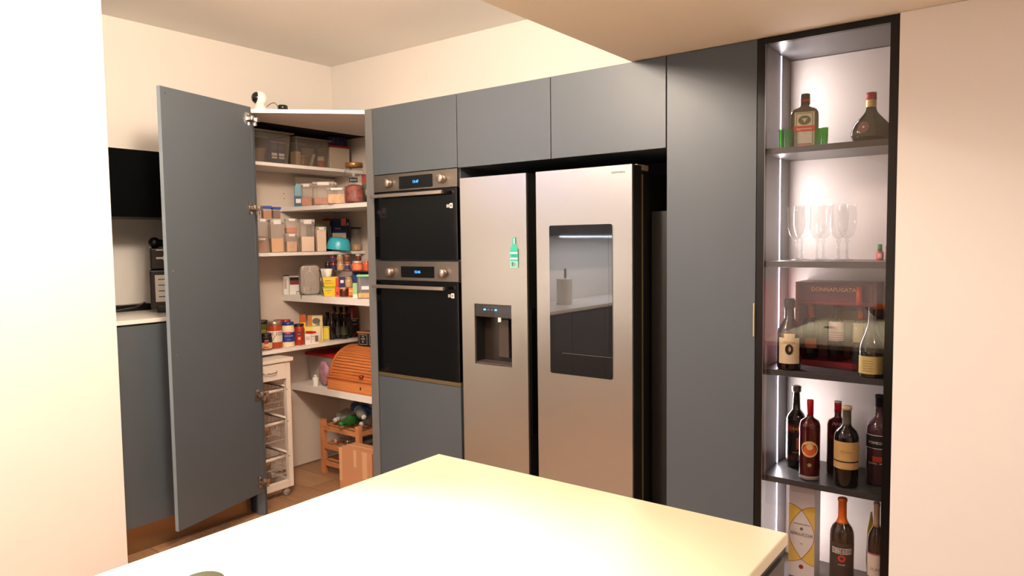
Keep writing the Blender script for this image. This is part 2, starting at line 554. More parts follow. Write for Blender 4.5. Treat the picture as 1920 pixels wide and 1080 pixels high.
# open door leaf with four hinges
pi, ph = Vector((-3.246, 1.673, 0)), Vector((-3.398, 2.230, 0))
d = (pi - ph).normalized()
ang = math.atan2(d.y, d.x)
L = (pi - ph).length
t = thing('pantry_door', 'tall grey pantry door leaf standing wide open with four chrome hinges', 'door', (ph.x, ph.y, 0.145), ang)
# local x runs to the free edge, local +y faces the room
B(0, L, -0.02, 0.0, 0, 2.06).build('leaf', GREY, t, bevel=0.001)
B(L + 0.0002, L + 0.0015, -0.02, 0.0, 0, 2.06).build('lit_edge_band', mat('lit_edge_band', (112, 124, 134), 0.3), t)  # cool light on the free edge is put into this paler colour
for z in (0.062, 0.535, 1.53, 1.995):
    h = MB().box(0.038, 0.044, 0.0, 0.006, z - 0.03, z + 0.03).box(0.018, 0.044, 0.0, 0.003, z - 0.03, z - 0.018).box(0.018, 0.044, 0.0, 0.003, z + 0.018, z + 0.03).build('hinge', CHROME, t)
    MB().box(-0.012, 0.036, 0.004, 0.022, z - 0.009, z + 0.009).box(-0.03, -0.008, 0.012, 0.032, z - 0.012, z + 0.012).build('hinge_arm', CHROME, h, bevel=0.002)
    MB().box(-0.012, 0.0, 0.008, 0.028, z - 0.034, z - 0.012).box(0.008, 0.02, 0.012, 0.026, z - 0.004, z + 0.016).build('hinge_clip', ALU, h, bevel=0.002)
    MB().lathe([(0.004, 0), (0.004, 0.004)], 10).build('screw', CHROME, h, loc=(0.03, 0.003, z + 0.024), rot=(-PI / 2, 0, 0))
for x, z in ((L - 0.025, 2.03), (L - 0.028, 1.222), (L - 0.028, 0.83)):
    MB().lathe([(0.0025, 0), (0.0025, 0.002)], 10).build('screw_cap', ALU if z < 2 else INK, t, loc=(x, 0.001, z), rot=(-PI / 2, 0, 0))

# ------------------------------------------------------------------ oven housing and ovens
t = thing('oven_housing', 'tall grey oven housing cabinet holding both built-in ovens', 'cabinet')
B(-2.957, -2.937, PLANE + 0.022, 3.25, 0, 2.203).build('side_panel', GREYD, t)
B(-2.372, -2.353, PLANE + 0.022, 3.25, 0, 2.203).build('side_panel', GREYD, t)
B(-2.936, -2.373, PLANE + 0.022, 3.25, 1.85, 2.203).build('upper_box', GREYD, t)
B(-2.936, -2.373, PLANE + 0.022, 3.25, 0.1, 0.765).build('lower_box', GREYD, t)
B(-2.936, -2.373, PLANE + 0.03, 3.25, 1.385, 1.395).build('oven_shelf', GREYD, t)
B(-2.951, -2.357, PLANE, PLANE + 0.02, 1.849, 2.204).build('upper_door', GREY, t, bevel=0.0015)
B(-2.951, -2.357, PLANE, PLANE + 0.02, 0.10, 0.757).build('drawer_front', GREY, t, bevel=0.0015)
B(-2.951, -2.357, PLANE + 0.05, PLANE + 0.06, 0.0, 0.098).build('plinth', MATS['plinth_bronze'], t)


def oven(z0, z1, dy, label, time_s, kz, hz, sz, dz0, dz1, pz):
    t = thing('built_in_oven', label, 'oven', (-2.656, PLANE, z0), group=None)
    H = z1 - z0
    hw = 0.2975
    B(-0.28, 0.28, 0.024, 0.5, 0.008, H - 0.008).build('body', BLACK, t)
    B(-hw, hw, 0.0, 0.022, pz - z0, H).build('control_panel', STEELD, t, bevel=0.001)
    B(-hw, hw, -0.002, 0.022, 0.0, pz - z0 - 0.004).build('glass_door', BGLASS, t, bevel=0.001)
    B(-0.105, 0.134, -0.0015, 0.0, dz0 - z0, dz1 - z0).build('display', BGLASS, t)
    text(time_s, 0.020, BLUEL, t, (0.015, -0.002, (dz0 + dz1) / 2 - z0), depth=0.0002)
    for x in (-0.179, 0.202):
        k = MB().lathe([(0.020, 0), (0.023, 0.002), (0.0215, 0.026), (0.018, 0.03), (0.001, 0.0305)], 28).build('knob', ALU, t, loc=(x, 0.0, kz - z0), rot=(PI / 2, 0, 0))
        B(-0.001, 0.001, 0.004, 0.018, 0.0303, 0.031).build('knob_mark', INK, k)
    h = B(-0.28, 0.235, -0.05, -0.036, hz - z0 - 0.009, hz - z0 + 0.009).build('handle', ALU, t, bevel=0.002)
    for x in (-0.24, 0.2):
        B(x - 0.007, x + 0.007, -0.037, 0.0, hz - z0 - 0.006, hz - z0 + 0.006).build('handle_post', ALU, h)
    B(0.226, 0.248, -0.003, -0.002, sz - z0 - 0.010, sz - z0 + 0.008).build('energy_sticker', mat('sticker_dark', (70, 52, 52), 0.6), t)
    s = B(0.249, 0.268, -0.003, -0.002, sz - z0 - 0.012, sz - z0 + 0.012).build('energy_sticker', WHITEP, t)
    for k in range(3):
        B(0.229, 0.245, -0.0034, -0.003, sz - z0 - 0.007 + k * 0.005, sz - z0 - 0.005 + k * 0.005).build('sticker_line', WHITEI, t)
    B(0.255, 0.262, -0.0034, -0.003, sz - z0 - 0.006, sz - z0 + 0.006).build('sticker_mark', INK, t)
    return t


oven(1.397, 1.845, 0, 'upper compact oven with a brushed control panel and black glass door', '15:47', 1.80, 1.731, 1.664, 1.764, 1.829, 1.756)
oven(0.783, 1.386, 0, 'lower full height oven with a black glass door, above the grey drawer front', '15:46', 1.329, 1.253, 1.216, 1.302, 1.36, 1.285)
tag(B(-2.952, -2.357, PLANE + 0.001, PLANE + 0.02, 0.760, 0.780).build('filler_strip', mat('filler_brass', (112, 98, 70), 0.4, metal=0.4)), 'thin bronze filler strip between lower oven and drawer front', 'filler strip')

# ------------------------------------------------------------------ wall cabinets over the fridge
for i, (x0, x1) in enumerate(((-2.352, -1.804), (-1.800, -1.252))):
    t = thing('bridge_cabinet', ['grey overhead cabinet above the narrow refrigerator door', 'grey overhead cabinet above the refrigerator screen door, next to the tall cabinet'][i], 'cabinet', group='overhead cabinets over the refrigerator')
    B(x0, x1, PLANE + 0.022, 3.25, 1.849, 2.203).build('carcass', GREYD, t)
    B(x0, x1, PLANE, PLANE + 0.02, 1.846, 2.204).build('door', GREY, t, bevel=0.0015)
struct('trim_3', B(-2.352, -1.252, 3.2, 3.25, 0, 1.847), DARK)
t = thing('tall_cabinet', 'tall handleless grey cabinet between refrigerator and display cabinet', 'cabinet')
B(-1.248, -0.895, PLANE + 0.022, 3.25, 0.1, 2.203).build('carcass', mat('carcass_dark', (52, 52, 48), 0.5), t)
B(-1.248, -0.892, PLANE, PLANE + 0.02, 0.10, 2.204).build('door', GREY, t, bevel=0.0015)
B(-1.24, -0.9, PLANE + 0.05, PLANE + 0.06, 0.0, 0.098).build('plinth', MATS['plinth_bronze'], t)
B(-0.8955, -0.8905, PLANE - 0.014, PLANE - 0.0005, 1.118, 1.241).build('handle', mat('handle_champagne', (196, 184, 150), 0.4, metal=0.5), t, bevel=0.001)

# ------------------------------------------------------------------ refrigerator
t = thing('refrigerator', 'steel side by side refrigerator with water dispenser and touch screen', 'refrigerator', (0, 2.6, 0))
FS = mat('fridge_side', (30, 30, 27), 0.45)
B(-2.272, -1.366, 0.095, 0.58, 0.03, 1.765).build('body', FS, t, bevel=0.003)
B(-1.3655, -1.3625, 0.088, 0.096, 0.05, 1.75).build('body_edge', mat('edge_bronze', (190, 160, 120), 0.35, metal=0.7), t)
for (x0, x1, nm) in ((-2.275, -1.887, 'left'), (-1.834, -1.363, 'right')):
    zb, zt = 0.06, 1.785
    if nm == 'left':
        # steel skin with an opening for the dispenser
        dx0, dx1, dz0, dz1 = -2.197, -1.977, 0.906, 1.192
        mb = MB().box(x0, dx0, 0, 0.012, zb, zt).box(dx1, x1, 0, 0.012, zb, zt).box(dx0, dx1, 0, 0.012, zb, dz0).box(dx0, dx1, 0, 0.012, dz1, zt)
        o = mb.build('door', STEEL, t)
        MB().box(x0 + 0.002, dx0, 0.012, 0.085, zb, zt).box(dx1, x1 - 0.002, 0.012, 0.085, zb, zt).box(dx0, dx1, 0.012, 0.085, zb, dz0).box(dx0, dx1, 0.012, 0.085, dz1, zt).build('door_core', FS, o)
        dsp = B(dx0, dx1, 0.075, 0.083, dz0, dz1).build('dispenser', mat('dispenser_dark', (42, 34, 28), 0.25), t)
        B(dx0 + 0.001, dx1 - 0.001, 0.002, 0.07, dz1 - 0.06, dz1 - 0.001).build('dispenser_head', BGLASS, dsp)
        for k, c in enumerate((1, 0, 0, 1)):
            B(dx0 + 0.055 + k * 0.022, dx0 + 0.068 + k * 0.022, 0.0012, 0.002, dz1 - 0.030, dz1 - 0.022).build('icon', BLUEL if c else mat('icon_grey', (70, 80, 100), 0.5, emit=0.3), dsp)
        B(dx0 + 0.06, dx0 + 0.14, 0.0012, 0.002, dz1 - 0.014, dz1 - 0.012).build('icon', mat('icon_grey', (70, 80, 100), 0.5), dsp)
        B(dx0 + 0.118, dx0 + 0.128, 0.03, 0.04, dz1 - 0.085, dz1 - 0.06).build('spout', mat('spout_ivory', (230, 225, 190), 0.4, emit=0.6), dsp)
        B(dx0 + 0.10, dx1 - 0.06, 0.055, 0.07, dz0 + 0.03, dz1 - 0.075).build('paddle', mat('paddle_dark', (64, 54, 46), 0.3), dsp, bevel=0.003)
        B(dx0 + 0.002, dx1 - 0.002, 0.005, 0.07, dz0 + 0.001, dz0 + 0.010).build('drip_grid', mat('drip_dark', (70, 62, 58), 0.3), dsp)
    else:
        o = B(x0, x1, 0, 0.012, zb, zt).build('door', STEEL, t, bevel=0.001)
        B(x0 + 0.002, x1 - 0.002, 0.012, 0.085, zb, zt).build('door_core', FS, o)
        s = MB().extr(rrect(-1.763, -1.453, 0.905, 1.549, 0.008), -0.003, 0.0).build('screen_glass', mat('screen_glass', (16, 15, 15), 0.03, spec=1.0, coat=1.0), t)
        MB().box(-1.738, -1.470, -0.0036, -0.003, 1.003, 1.497).build('display_area', mat('display_area', (24, 24, 25), 0.02, spec=1.0, coat=1.0), s)
        B(-1.700, -1.455, -0.0038, -0.003, 0.996, 0.998).build('screen_line', mat('line_grey', (90, 84, 80), 0.3), s)
        text('SAMSUNG', 0.0125, mat('logo_grey', (90, 84, 82), 0.4, metal=0.5), o, (-1.425, -0.001, 1.756), depth=0.0003, spacing=1.15)
for x0, x1 in ((-1.887, -1.884), (-1.838, -1.835)):
    B(x0 + (0 if x0 < -1.86 else -0.004), x1 + (0.004 if x0 < -1.86 else 0), 0.02, 0.06, 0.60, 1.18).build('grip_recess', mat('grip_dark', (24, 21, 18), 0.25, metal=0.3), t)
B(-1.8385, -1.8365, 0.012, 0.018, 0.60, 1.18).build('grip_edge', mat('edge_bronze', (190, 160, 120)), t)
B(-1.46, -1.37, 0.06, 0.16, 1.767, 1.79).build('hinge_cover', mat('hinge_cover', (176, 158, 128), 0.4), t, bevel=0.002)
B(-2.268, -2.18, 0.06, 0.16, 1.767, 1.79).build('hinge_cover', mat('hinge_cover', (176, 158, 128)), t, bevel=0.002)
B(-2.26, -1.37, 0.03, 0.1, 0.0, 0.055).build('toe_grille', BLACK, t)

# bottle-shaped opener magnet
t = thing('bottle_opener_magnet', 'turquoise bottle shaped opener magnet on the narrow refrigerator door', 'magnet', (-1.9545, 2.5995, 1.364))
TEAL = mat('teal_enamel', (56, 172, 148), 0.4)
ol = [(0.021, 0), (0.021, 0.086), (0.008, 0.106), (0.007, 0.137), (-0.007, 0.137), (-0.008, 0.106), (-0.021, 0.086), (-0.021, 0)]
ring = [(0.012, 0.008), (0.012, 0.022), (0, 0.027), (-0.012, 0.022), (-0.012, 0.008)]
MB().extr([(-0.021, 0.03), (0.021, 0.03)] + ol[1:7], -0.005, 0).build('body', TEAL, t)
MB().box(-0.021, -0.013, -0.005, 0, 0, 0.03).box(0.013, 0.021, -0.005, 0, 0, 0.03).box(-0.013, 0.013, -0.005, 0, 0, 0.006).box(-0.013, 0.013, -0.005, 0, 0.025, 0.03).build('opener', mat('teal_light', (120, 206, 180), 0.35), t)
B(-0.021, 0.021, -0.0056, -0.005, 0.038, 0.045).build('stripe', WHITEI, t)
B(-0.021, 0.021, -0.0056, -0.005, 0.064, 0.070).build('stripe', WHITEI, t)
B(-0.012, 0.012, -0.0056, -0.005, 0.051, 0.058).build('mark', mat('teal_dark', (30, 140, 120), 0.4), t)
B(0.001, 0.005, -0.0056, -0.005, 0.108, 0.132).build('highlight_stripe', WHITEI, t)
tag(B(-1.356, -1.256, 2.76, 3.18, 0.001, 1.60).build('gap_panel', FS), 'black filler panel in the gap beside the refrigerator', 'panel')

# ------------------------------------------------------------------ kitchen island
t = thing('kitchen_island', 'dark grey kitchen island base under the pale worktop', 'island')
B(-1.27, -0.40, -0.56, 1.36, 0.0, 0.894).build('carcass', mat('island_dark', (52, 50, 44), 0.45), t, bevel=0.002)
for i in range(3):
    B(-0.3995, -0.3945, -0.55 + i * 0.64, 0.08 + i * 0.64, 0.08, 0.88).build('side_panel', mat('island_panel', (60, 56, 48), 0.45), t)
tag(B(-1.299, -0.394, -0.6, 1.381, 0.896, 0.92).build('island_worktop', QUARTZ, bevel=0.003), 'pale cream island worktop brightly lit in the foreground', 'worktop')
t = tag(MB().lathe([(0.032, 0), (0.035, 0.002), (0.035, 0.005), (0.032, 0.007), (0.001, 0.007)], 32).build('trivet', mat('trivet_olive', (46, 44, 18), 0.5), loc=(-1.118, 0.611, 0.92)), 'small round olive trivet at the front of the island worktop', 'trivet')
t = thing('fruit_bowl', 'dark bowl on the island, seen reflected in the display cabinet glass', 'bowl', (-0.93, -0.12, 0.92))
MB().lathe([(0.05, 0), (0.06, 0.005), (0.13, 0.07), (0.125, 0.072), (0.055, 0.012), (0.001, 0.01)], 28).build('bowl_body', BLACK, t)
for i in range(3):
    tag(MB().ball((0, 0, 0), 0.04, 12).build('orange', mat('orange_peel', (236, 118, 30), 0.5, bump=0.2, bscale=300), loc=(-0.93 + 0.045 * math.cos(i * 2.1 + 0.5), -0.12 + 0.045 * math.sin(i * 2.1 + 0.5), 0.92 + 0.066)), ['orange in the bowl nearest the refrigerator side', 'orange in the bowl nearest the left counter', 'orange in the bowl nearest the room side'][i], 'orange', 'oranges in the bowl')

# ------------------------------------------------------------------ display cabinet
X0, X1, YB = -0.866, -0.457, 3.0
t = thing('display_cabinet', 'lit display cabinet with black frame, glass door and dark shelves', 'cabinet')
GRAPH = mat('graphite_panel', (96, 94, 98), 0.38)
FRM = mat('black_frame', (16, 13, 11), 0.3, metal=0.3)
B(-0.887, -0.867, PLANE + 0.022, 3.25, 0.0, 2.204).build('side_panel', GRAPH, t)
B(-0.455, -0.432, PLANE + 0.022, 3.25, 0.0, 2.204).build('side_panel', GRAPH, t)
B(-0.866, -0.456, YB, YB + 0.02, 0.14, 2.182).build('back_panel', mat('display_back', (222, 212, 206), 0.55), t)
B(-0.866, -0.456, PLANE + 0.022, YB, 2.184, 2.204).build('top_panel', GRAPH, t)
SHZ = [1.81, 1.397, 0.995, 0.59, 0.18]
SHM = mat('shelf_graphite', (62, 60, 60), 0.35)
for z in SHZ:
    B(-0.8655, -0.4565, PLANE + 0.024, YB - 0.001, z - 0.022, z).build('shelf', SHM, t, bevel=0.001)
zz = [2.182] + SHZ
for k in range(5):
    B(-0.8664, -0.8652, 2.8735, 2.8765, zz[k + 1] + 0.001, zz[k] - (0.002 if k == 0 else 0.024)).build('light_strip', LEDM, t)
f = MB().box(-0.889, -0.863, PLANE - 0.002, PLANE + 0.02, 0.14, 2.204).box(-0.456, -0.429, PLANE - 0.002, PLANE + 0.02, 0.14, 2.204).box(-0.863, -0.456, PLANE - 0.002, PLANE + 0.02, 2.182, 2.204).box(-0.863, -0.456, PLANE - 0.002, PLANE + 0.02, 0.14, 0.16).build('door_frame', FRM, t)
B(-0.863, -0.456, PLANE + 0.006, PLANE + 0.010, 0.16, 2.182).build('door_glass', PANE, f)
B(-0.862, -0.8605, PLANE - 0.003, PLANE + 0.002, 0.16, 2.182).build('frame_bead', mat('bead_grey', (120, 108, 104), 0.3, metal=0.6), f)
B(-0.887, -0.432, PLANE + 0.05, PLANE + 0.06, 0.0, 0.138).build('plinth', BLACK, t)


# ------------------------------------------------------------------ generic container builders
def wlabel(t, R, z0, z1, half, m, name='label', R1=None):
    return MB().shell(R + 0.0007, -half, half, z0, z1, R1=(R1 + 0.0007) if R1 else None).build(name, m, t)


def canister(name, label, x, y, z, w, d, h, rz, fill=0.4, fillm=None, group=None, lid=True, shellm=None):
    t = thing(name, label, 'container', (x, y, z), rz, group)
    hw, hd = w / 2, d / 2
    k = 0.94
    hb = h * (0.9 if lid else 1.0)
    vs = [(-hw * k, -hd * k, 0), (hw * k, -hd * k, 0), (hw * k, hd * k, 0), (-hw * k, hd * k, 0), (-hw, -hd, hb), (hw, -hd, hb), (hw, hd, hb), (-hw, hd, hb)]
    MB().add(vs, [(3, 2, 1, 0), (0, 1, 5, 4), (1, 2, 6, 5), (2, 3, 7, 6), (3, 0, 4, 7)]).build('body', shellm or CLEARP, t, bevel=min(w, d) * 0.08, seg=3)
    if fillm:
        q = 0.90
        e = 0.003
        g = q + (1 - k) * fill
        vs = [(-hw * q, -hd * q, e), (hw * q, -hd * q, e), (hw * q, hd * q, e), (-hw * q, hd * q, e), (-hw * g, -hd * g, hb * fill), (hw * g, -hd * g, hb * fill), (hw * g, hd * g, hb * fill), (-hw * g, hd * g, hb * fill)]
        MB().add(vs, [(3, 2, 1, 0), (4, 5, 6, 7), (0, 1, 5, 4), (1, 2, 6, 5), (2, 3, 7, 6), (3, 0, 4, 7)]).build('contents', fillm, t, bevel=min(w, d) * 0.06)
    if lid:
        l = B(-hw * 1.03, hw * 1.03, -hd * 1.03, hd * 1.03, hb, h).build('lid', CLEARL, t, bevel=0.003)
        B(-hw * 0.55, hw * 0.55, -hd * 1.10, -hd * 1.03, hb - h * 0.05, h * 0.985).build('clip', mat('clip_white', (224, 218, 214), 0.3), l, bevel=0.001)
        B(hw * 1.03, hw * 1.10, -hd * 0.5, hd * 0.5, hb - h * 0.05, h * 0.985).build('clip', mat('clip_white', (224, 218, 214), 0.3), l, bevel=0.001)
    return t


def jar(name, label, cat, x, y, z, r, h, bodym, lidm, rz, lab=None, group=None, lidh=0.14, neck=0.86, taper=1.0, txt=None):
    """lab: list of (z0, z1, half angle, material) in fractions of the body"""
    t = thing(name, label, cat, (x, y, z), rz, group)
    hl = h * lidh
    hb = h - hl
    MB().lathe([(r * 0.88, 0), (r * 0.98, h * 0.02), (r, h * 0.06), (r * taper, hb * 0.78), (r * 0.97 * taper, hb * 0.86), (r * neck, hb * 0.96), (r * neck, hb)], 28).build('body', bodym, t)
    MB().lathe([(r * neck * 1.03, hb - 0.001), (r * neck * 1.05, hb + 0.001), (r * neck * 1.05, h - 0.002), (r * neck * 0.98, h), (0.001, h)], 28).build('lid', lidm, t)
    for z0, z1, ha, m in (lab or []):
        wlabel(t, r, hb * z0, hb * z1, ha, m)
    for tx in (txt or []):
        s, size, zc, a, m = tx[:5]
        text(s, size, m, t, (a, 0, hb * zc), wrap=r + 0.0016, name='lettering')
    return t


def carton(name, label, cat, x, y, z, w, d, h, rz, m, panels=(), txt=(), group=None):
    """panels: (x0, x1, z0, z1, material) in fractions of the front"""
    t = thing(name, label, cat, (x, y, z), rz, group)
    B(-w / 2, w / 2, -d / 2, d / 2, 0, h).build('box', m, t, bevel=0.0012)
    for i, (x0, x1, z0, z1, pm) in enumerate(panels):
        e = 0.0004 * (i + 1)
        B(-w / 2 + x0 * w, -w / 2 + x1 * w, -d / 2 - e, -d / 2, z0 * h, z1 * h).build('print', pm, t)
    for s, size, xf, zf, tm in txt:
        text(s, size, tm, t, (-w / 2 + xf * w, -d / 2 - 0.0004 * (len(panels) + 2), zf * h), depth=0.0002)
    return t


def spot(x0, x1, yt, shelf, yb=None, off=0.02, depth=None, front=None):
    """stand a thing on a surface of height `shelf`: returns centre x, y, apparent width, height.
    front: ('X', v) or ('Y', v) gives the depth plane; otherwise the survey height yb on the surface does"""
    xc = (x0 + x1) / 2
    if yb is not None:
        p = at(xc, yb, Z=shelf)
    elif front[0] == 'X':
        p = at(xc, yt, X=front[1] - off)
    else:
        p = at(xc, yt, Y=front[1] + off)
    s = mpp(p)
    W = (x1 - x0) * s
    dr = Vector((p.x, p.y, 0)).normalized()
    dd = depth if depth is not None else W
    c = Vector((p.x, p.y, 0)) + dr * (dd / 2)
    # top height at the centre
    r = ray(xc, yt)
    hd = math.hypot(c.x, c.y) - 0.35 * dd
    ztop = EYE.z + r.z * hd / math.hypot(r.x, r.y)
    W *= (math.hypot(c.x, c.y)) / math.hypot(p.x, p.y)
    return c.x, c.y, W, ztop - shelf


def facecam(x, y, turn=0.0):
    """rotation that turns local -y to the eye"""
    return math.atan2(-x, y) + 0.0 + turn + (0)


FXL = ('X', -3.68)
FYB = ('Y', 2.81)



def can(name, label, x0, x1, yt, shelf, front, off, k, rzd, h=None, yb=None, z=None, **kw):
    x, y, W, H = spot(x0, x1, yt, shelf if z is None else z, yb, off, None, front)
    rz = math.radians(rzd)
    a = abs(rz - facecam(x, y))
    wd = W / (math.cos(a) + k * math.sin(a))
    return canister(name, label, x, y, (shelf if z is None else z), wd, wd * k, H if h is None else h, rz, **kw)


# ------------------------------------------------------------------ on top of the pantry
t = thing('security_camera', 'white round home security camera on top of the pantry cabinet', 'camera', (-3.492, 2.352, 2.205), facecam(-3.46, 2.33) - 0.75)
MB().lathe([(0.036, 0), (0.038, 0.004), (0.034, 0.016), (0.028, 0.026), (0.02, 0.04), (0.018, 0.05)], 28, sx=1.05).build('base', WHITEP, t)
MB().ball((0, 0, 0.074), 0.036, 14, 1.12).build('head', WHITEP, t)
MB().ball((-0.008, -0.012, 0.076), 0.0315, 12, 1.05).build('dark_face', BGLASS, t)
MB().ball((-0.010, -0.040, 0.078), 0.006, 8).build('lens', mat('lens_brown', (60, 30, 20), 0.1), t)
MB().tube([(0.034, 0.01, 0.028), (0.055, 0.02, 0.045), (0.08, 0.02, 0.048), (0.10, 0.02, 0.032), (0.108, 0.02, 0.003)], 0.0018, 6).build('camera_lead', BLACK, t)
t = thing('puck', 'small glossy black puck on top of the pantry cabinet', 'puck', (-3.352, 2.395, 2.205))
MB().lathe([(0.024, 0), (0.027, 0.003), (0.027, 0.02), (0.023, 0.026), (0.001, 0.027)], 28).build('body', BGLASS, t)

# ------------------------------------------------------------------ top left shelf: storage bins
NAVY = mat('navy_card', (44, 44, 110), 0.5)
NAVYD = mat('navy_plastic', (24, 22, 58), 0.4)
Z1 = 1.962


def bin_(label, y0, y1, x0=-3.93, x1=-3.70, h=0.185):
    t = thing('storage_bin', label, 'storage bin', ((x0 + x1) / 2, (y0 + y1) / 2, Z1), PI / 2, 'clear bins on the top pantry shelf')
    hw, hd = (y1 - y0) / 2, (x1 - x0) / 2
    k = 0.88
    vs = [(-hw * k, -hd * k, 0), (hw * k, -hd * k, 0), (hw * k, hd * k, 0), (-hw * k, hd * k, 0), (-hw, -hd, h), (hw, -hd, h), (hw, hd, h), (-hw, hd, h)]
    MB().add(vs, [(3, 2, 1, 0), (0, 1, 5, 4), (1, 2, 6, 5), (2, 3, 7, 6), (3, 0, 4, 7)]).build('body', BINP, t, bevel=0.012, seg=3)
    r = MB()
    e = 0.010
    r.box(-hw - e, hw + e, -hd - e, -hd + 0.001, h - 0.006, h + 0.004).box(-hw - e, hw + e, hd - 0.001, hd + e, h - 0.006, h + 0.004)
    r.box(-hw - e, -hw + 0.001, -hd, hd, h - 0.006, h + 0.004).box(hw - 0.001, hw + e, -hd, hd, h - 0.006, h + 0.004)
    r.build('rim', clear('bin_rim', (200, 190, 178), 0.5, (150, 134, 116)), t)
    return t


bin_('smoky clear storage bin mostly hidden by the pantry door edge', 2.285, 2.405)
bin_('smoky clear storage bin with blue boxes and a tub inside', 2.425, 2.700)
bin_('smoky clear storage bin with odd packets and a red pot inside', 2.730, 2.985, h=0.17)
MB().lathe([(0.045, 0), (0.055, 0.01), (0.064, 0.075), (0.068, 0.08), (0.064, 0.08), (0.05, 0.012)], 24).build('tub', clear('tub_plastic', (220, 210, 198), 0.6, (178, 158, 138)), loc=(-3.79, 2.50, Z1 + 0.004))
tag(bpy.data.objects['tub'], 'translucent round tub inside the storage bin', 'tub')
for i, (y, lab) in enumerate(((2.600, 'narrow blue packet in the bin beside the round tub'), (2.650, 'narrow blue packet in the bin at the bin corner'))):
    carton('packet', lab, 'packet', -3.755, y, Z1 + 0.004, 0.046, 0.04, 0.135, PI / 2, NAVY, [(0.1, 0.9, 0.22, 0.3, WHITEI), (0.1, 0.9, 0.34, 0.46, WHITEI), (0.1, 0.9, 0.6, 0.85, mat('packet_slate', (70, 74, 100), 0.6)), (0.0, 1.0, 0.92, 0.95, mat('packet_pink', (190, 140, 160), 0.6))], group='blue packets in the storage bin')
carton('packet', 'beige upright packet at the side of the second storage bin', 'packet', -3.755, 2.765, Z1 + 0.004, 0.04, 0.05, 0.085, PI / 2, mat('packet_beige', (176, 150, 122), 0.7))
t = thing('small_jar', 'small brown glass jar inside the second storage bin', 'jar', (-3.77, 2.83, Z1 + 0.004))
MB().lathe([(0.022, 0), (0.024, 0.01), (0.024, 0.05), (0.02, 0.058)], 20).build('body', mat('jar_brown', (140, 100, 66), 0.2), t)
MB().lathe([(0.022, 0.058), (0.022, 0.066), (0.001, 0.067)], 20).build('lid', ALU, t)
t = thing('red_pot', 'small red pot with a pale top inside the second storage bin', 'pot', (-3.742, 2.945, Z1 + 0.004))
MB().lathe([(0.021, 0), (0.023, 0.004), (0.023, 0.042)], 20).build('body', mat('pot_red', (196, 70, 66), 0.4), t)
MB().lathe([(0.023, 0.042), (0.021, 0.07), (0.001, 0.071)], 20).build('top', mat('pot_cream', (222, 206, 180), 0.5), t)
carton('packet', 'grey packet leaning in the middle of the second storage bin', 'packet', -3.80, 2.89, Z1 + 0.004, 0.075, 0.03, 0.12, PI / 2, mat('packet_taupe', (120, 104, 92), 0.7), [(0.1, 0.5, 0.0, 0.6, mat('packet_teal', (96, 110, 108), 0.7))])
o = carton('packet', 'pale slanted envelope in the second storage bin', 'packet', -3.757, 2.875, Z1 + 0.006, 0.010, 0.02, 0.085, PI / 2, mat('packet_pale', (206, 186, 160), 0.7))
o.rotation_euler = (0, 0.35, PI / 2)
x, y = -3.775, 3.075
t = thing('biscuit_tin', 'grey square tin with a dark red lid rim on the top shelf', 'tin', (x, y, Z1), math.radians(84))
B(-0.074, 0.074, -0.07, 0.07, 0, 0.138).build('body', mat('tin_grey', (168, 152, 134), 0.45), t, bevel=0.003)
B(-0.076, 0.076, -0.072, 0.072, 0.1385, 0.152).build('lid', mat('tin_red', (120, 18, 14), 0.4), t, bevel=0.002)
t = thing('navy_container', 'navy ribbed container lying on the grey square tin', 'container', (x - 0.005, y + 0.002, Z1 + 0.1525), math.radians(84))
B(-0.066, 0.07, -0.055, 0.06, 0, 0.060).build('body', NAVYD, t, bevel=0.006)
for k in range(4):
    B(-0.05 + k * 0.032, -0.044 + k * 0.032, -0.0575, -0.055, 0.004, 0.054).build('rib', NAVYD, t)

# ------------------------------------------------------------------ upper right shelf
Z2 = 1.72
GR = 'clear canisters on the upper right shelf'
FOODB = mat('food_brown', (196, 132, 96), 0.8, bump=0.6, bscale=60, vary=0.25, vscale=50)
CEREAL = mat('food_cereal', (226, 184, 138), 0.8, bump=0.8, bscale=90, vary=0.2, vscale=60)
x, y, W, H = spot(551, 566, 344, Z2, None, 0.02, 0.05, FYB)
t = thing('washing_bottle', 'teal plastic bottle with a dark blue label at the shelf end', 'bottle', (x, y, Z2), facecam(x, y))
MB().extr([(-W / 2, 0), (W / 2, 0), (W / 2, H * 0.84), (W * 0.32, H * 0.95), (W * 0.3, H), (-W * 0.3, H), (-W * 0.32, H * 0.95), (-W / 2, H * 0.84)], -0.02, 0.02).build('body', mat('bottle_teal', (62, 128, 150), 0.35), t, bevel=0.004)
B(-W / 2 - 0.0006, W / 2 + 0.0006, -0.0212, 0.0212, H * 0.04, H * 0.46).build('label', mat('label_navy', (22, 70, 110), 0.5), t)
B(-W * 0.3, W * 0.3, -0.0218, -0.0212, H * 0.16, H * 0.34).build('label_print', WHITEI, t)
can('canister', 'tall clear canister of brown biscuits beside the teal bottle', 564, 588, 344, Z2, FYB, 0.02, 0.9, 40, fill=0.42, fillm=FOODB, group=GR)
can('canister', 'tall clear canister with a little brown food, behind the cereal tub', 587, 633, 341, Z2, FYB, 0.02, 1.0, 40, fill=0.36, fillm=FOODB, group=GR)
can('canister', 'low wide clear canister full of pale cereal in front', 612.5, 657, 352, Z2, FYB, 0.004, 1.0, 40, fill=0.68, fillm=CEREAL, group=GR)
x, y, W, H = spot(644, 683, 304, Z2, None, 0.006, None, FYB)
t = thing('glass_storage_jar', 'big glass jar with a brown lid, black tag and red contents', 'jar', (x, y, Z2), facecam(x, y))
R = W / 2
MB().lathe([(R * 0.93, 0), (R, 0.008), (R, H * 0.72), (R * 0.9, H * 0.80), (R * 0.74, H * 0.86), (R * 0.74, H * 0.885)], 32).build('body', CLEARG, t)
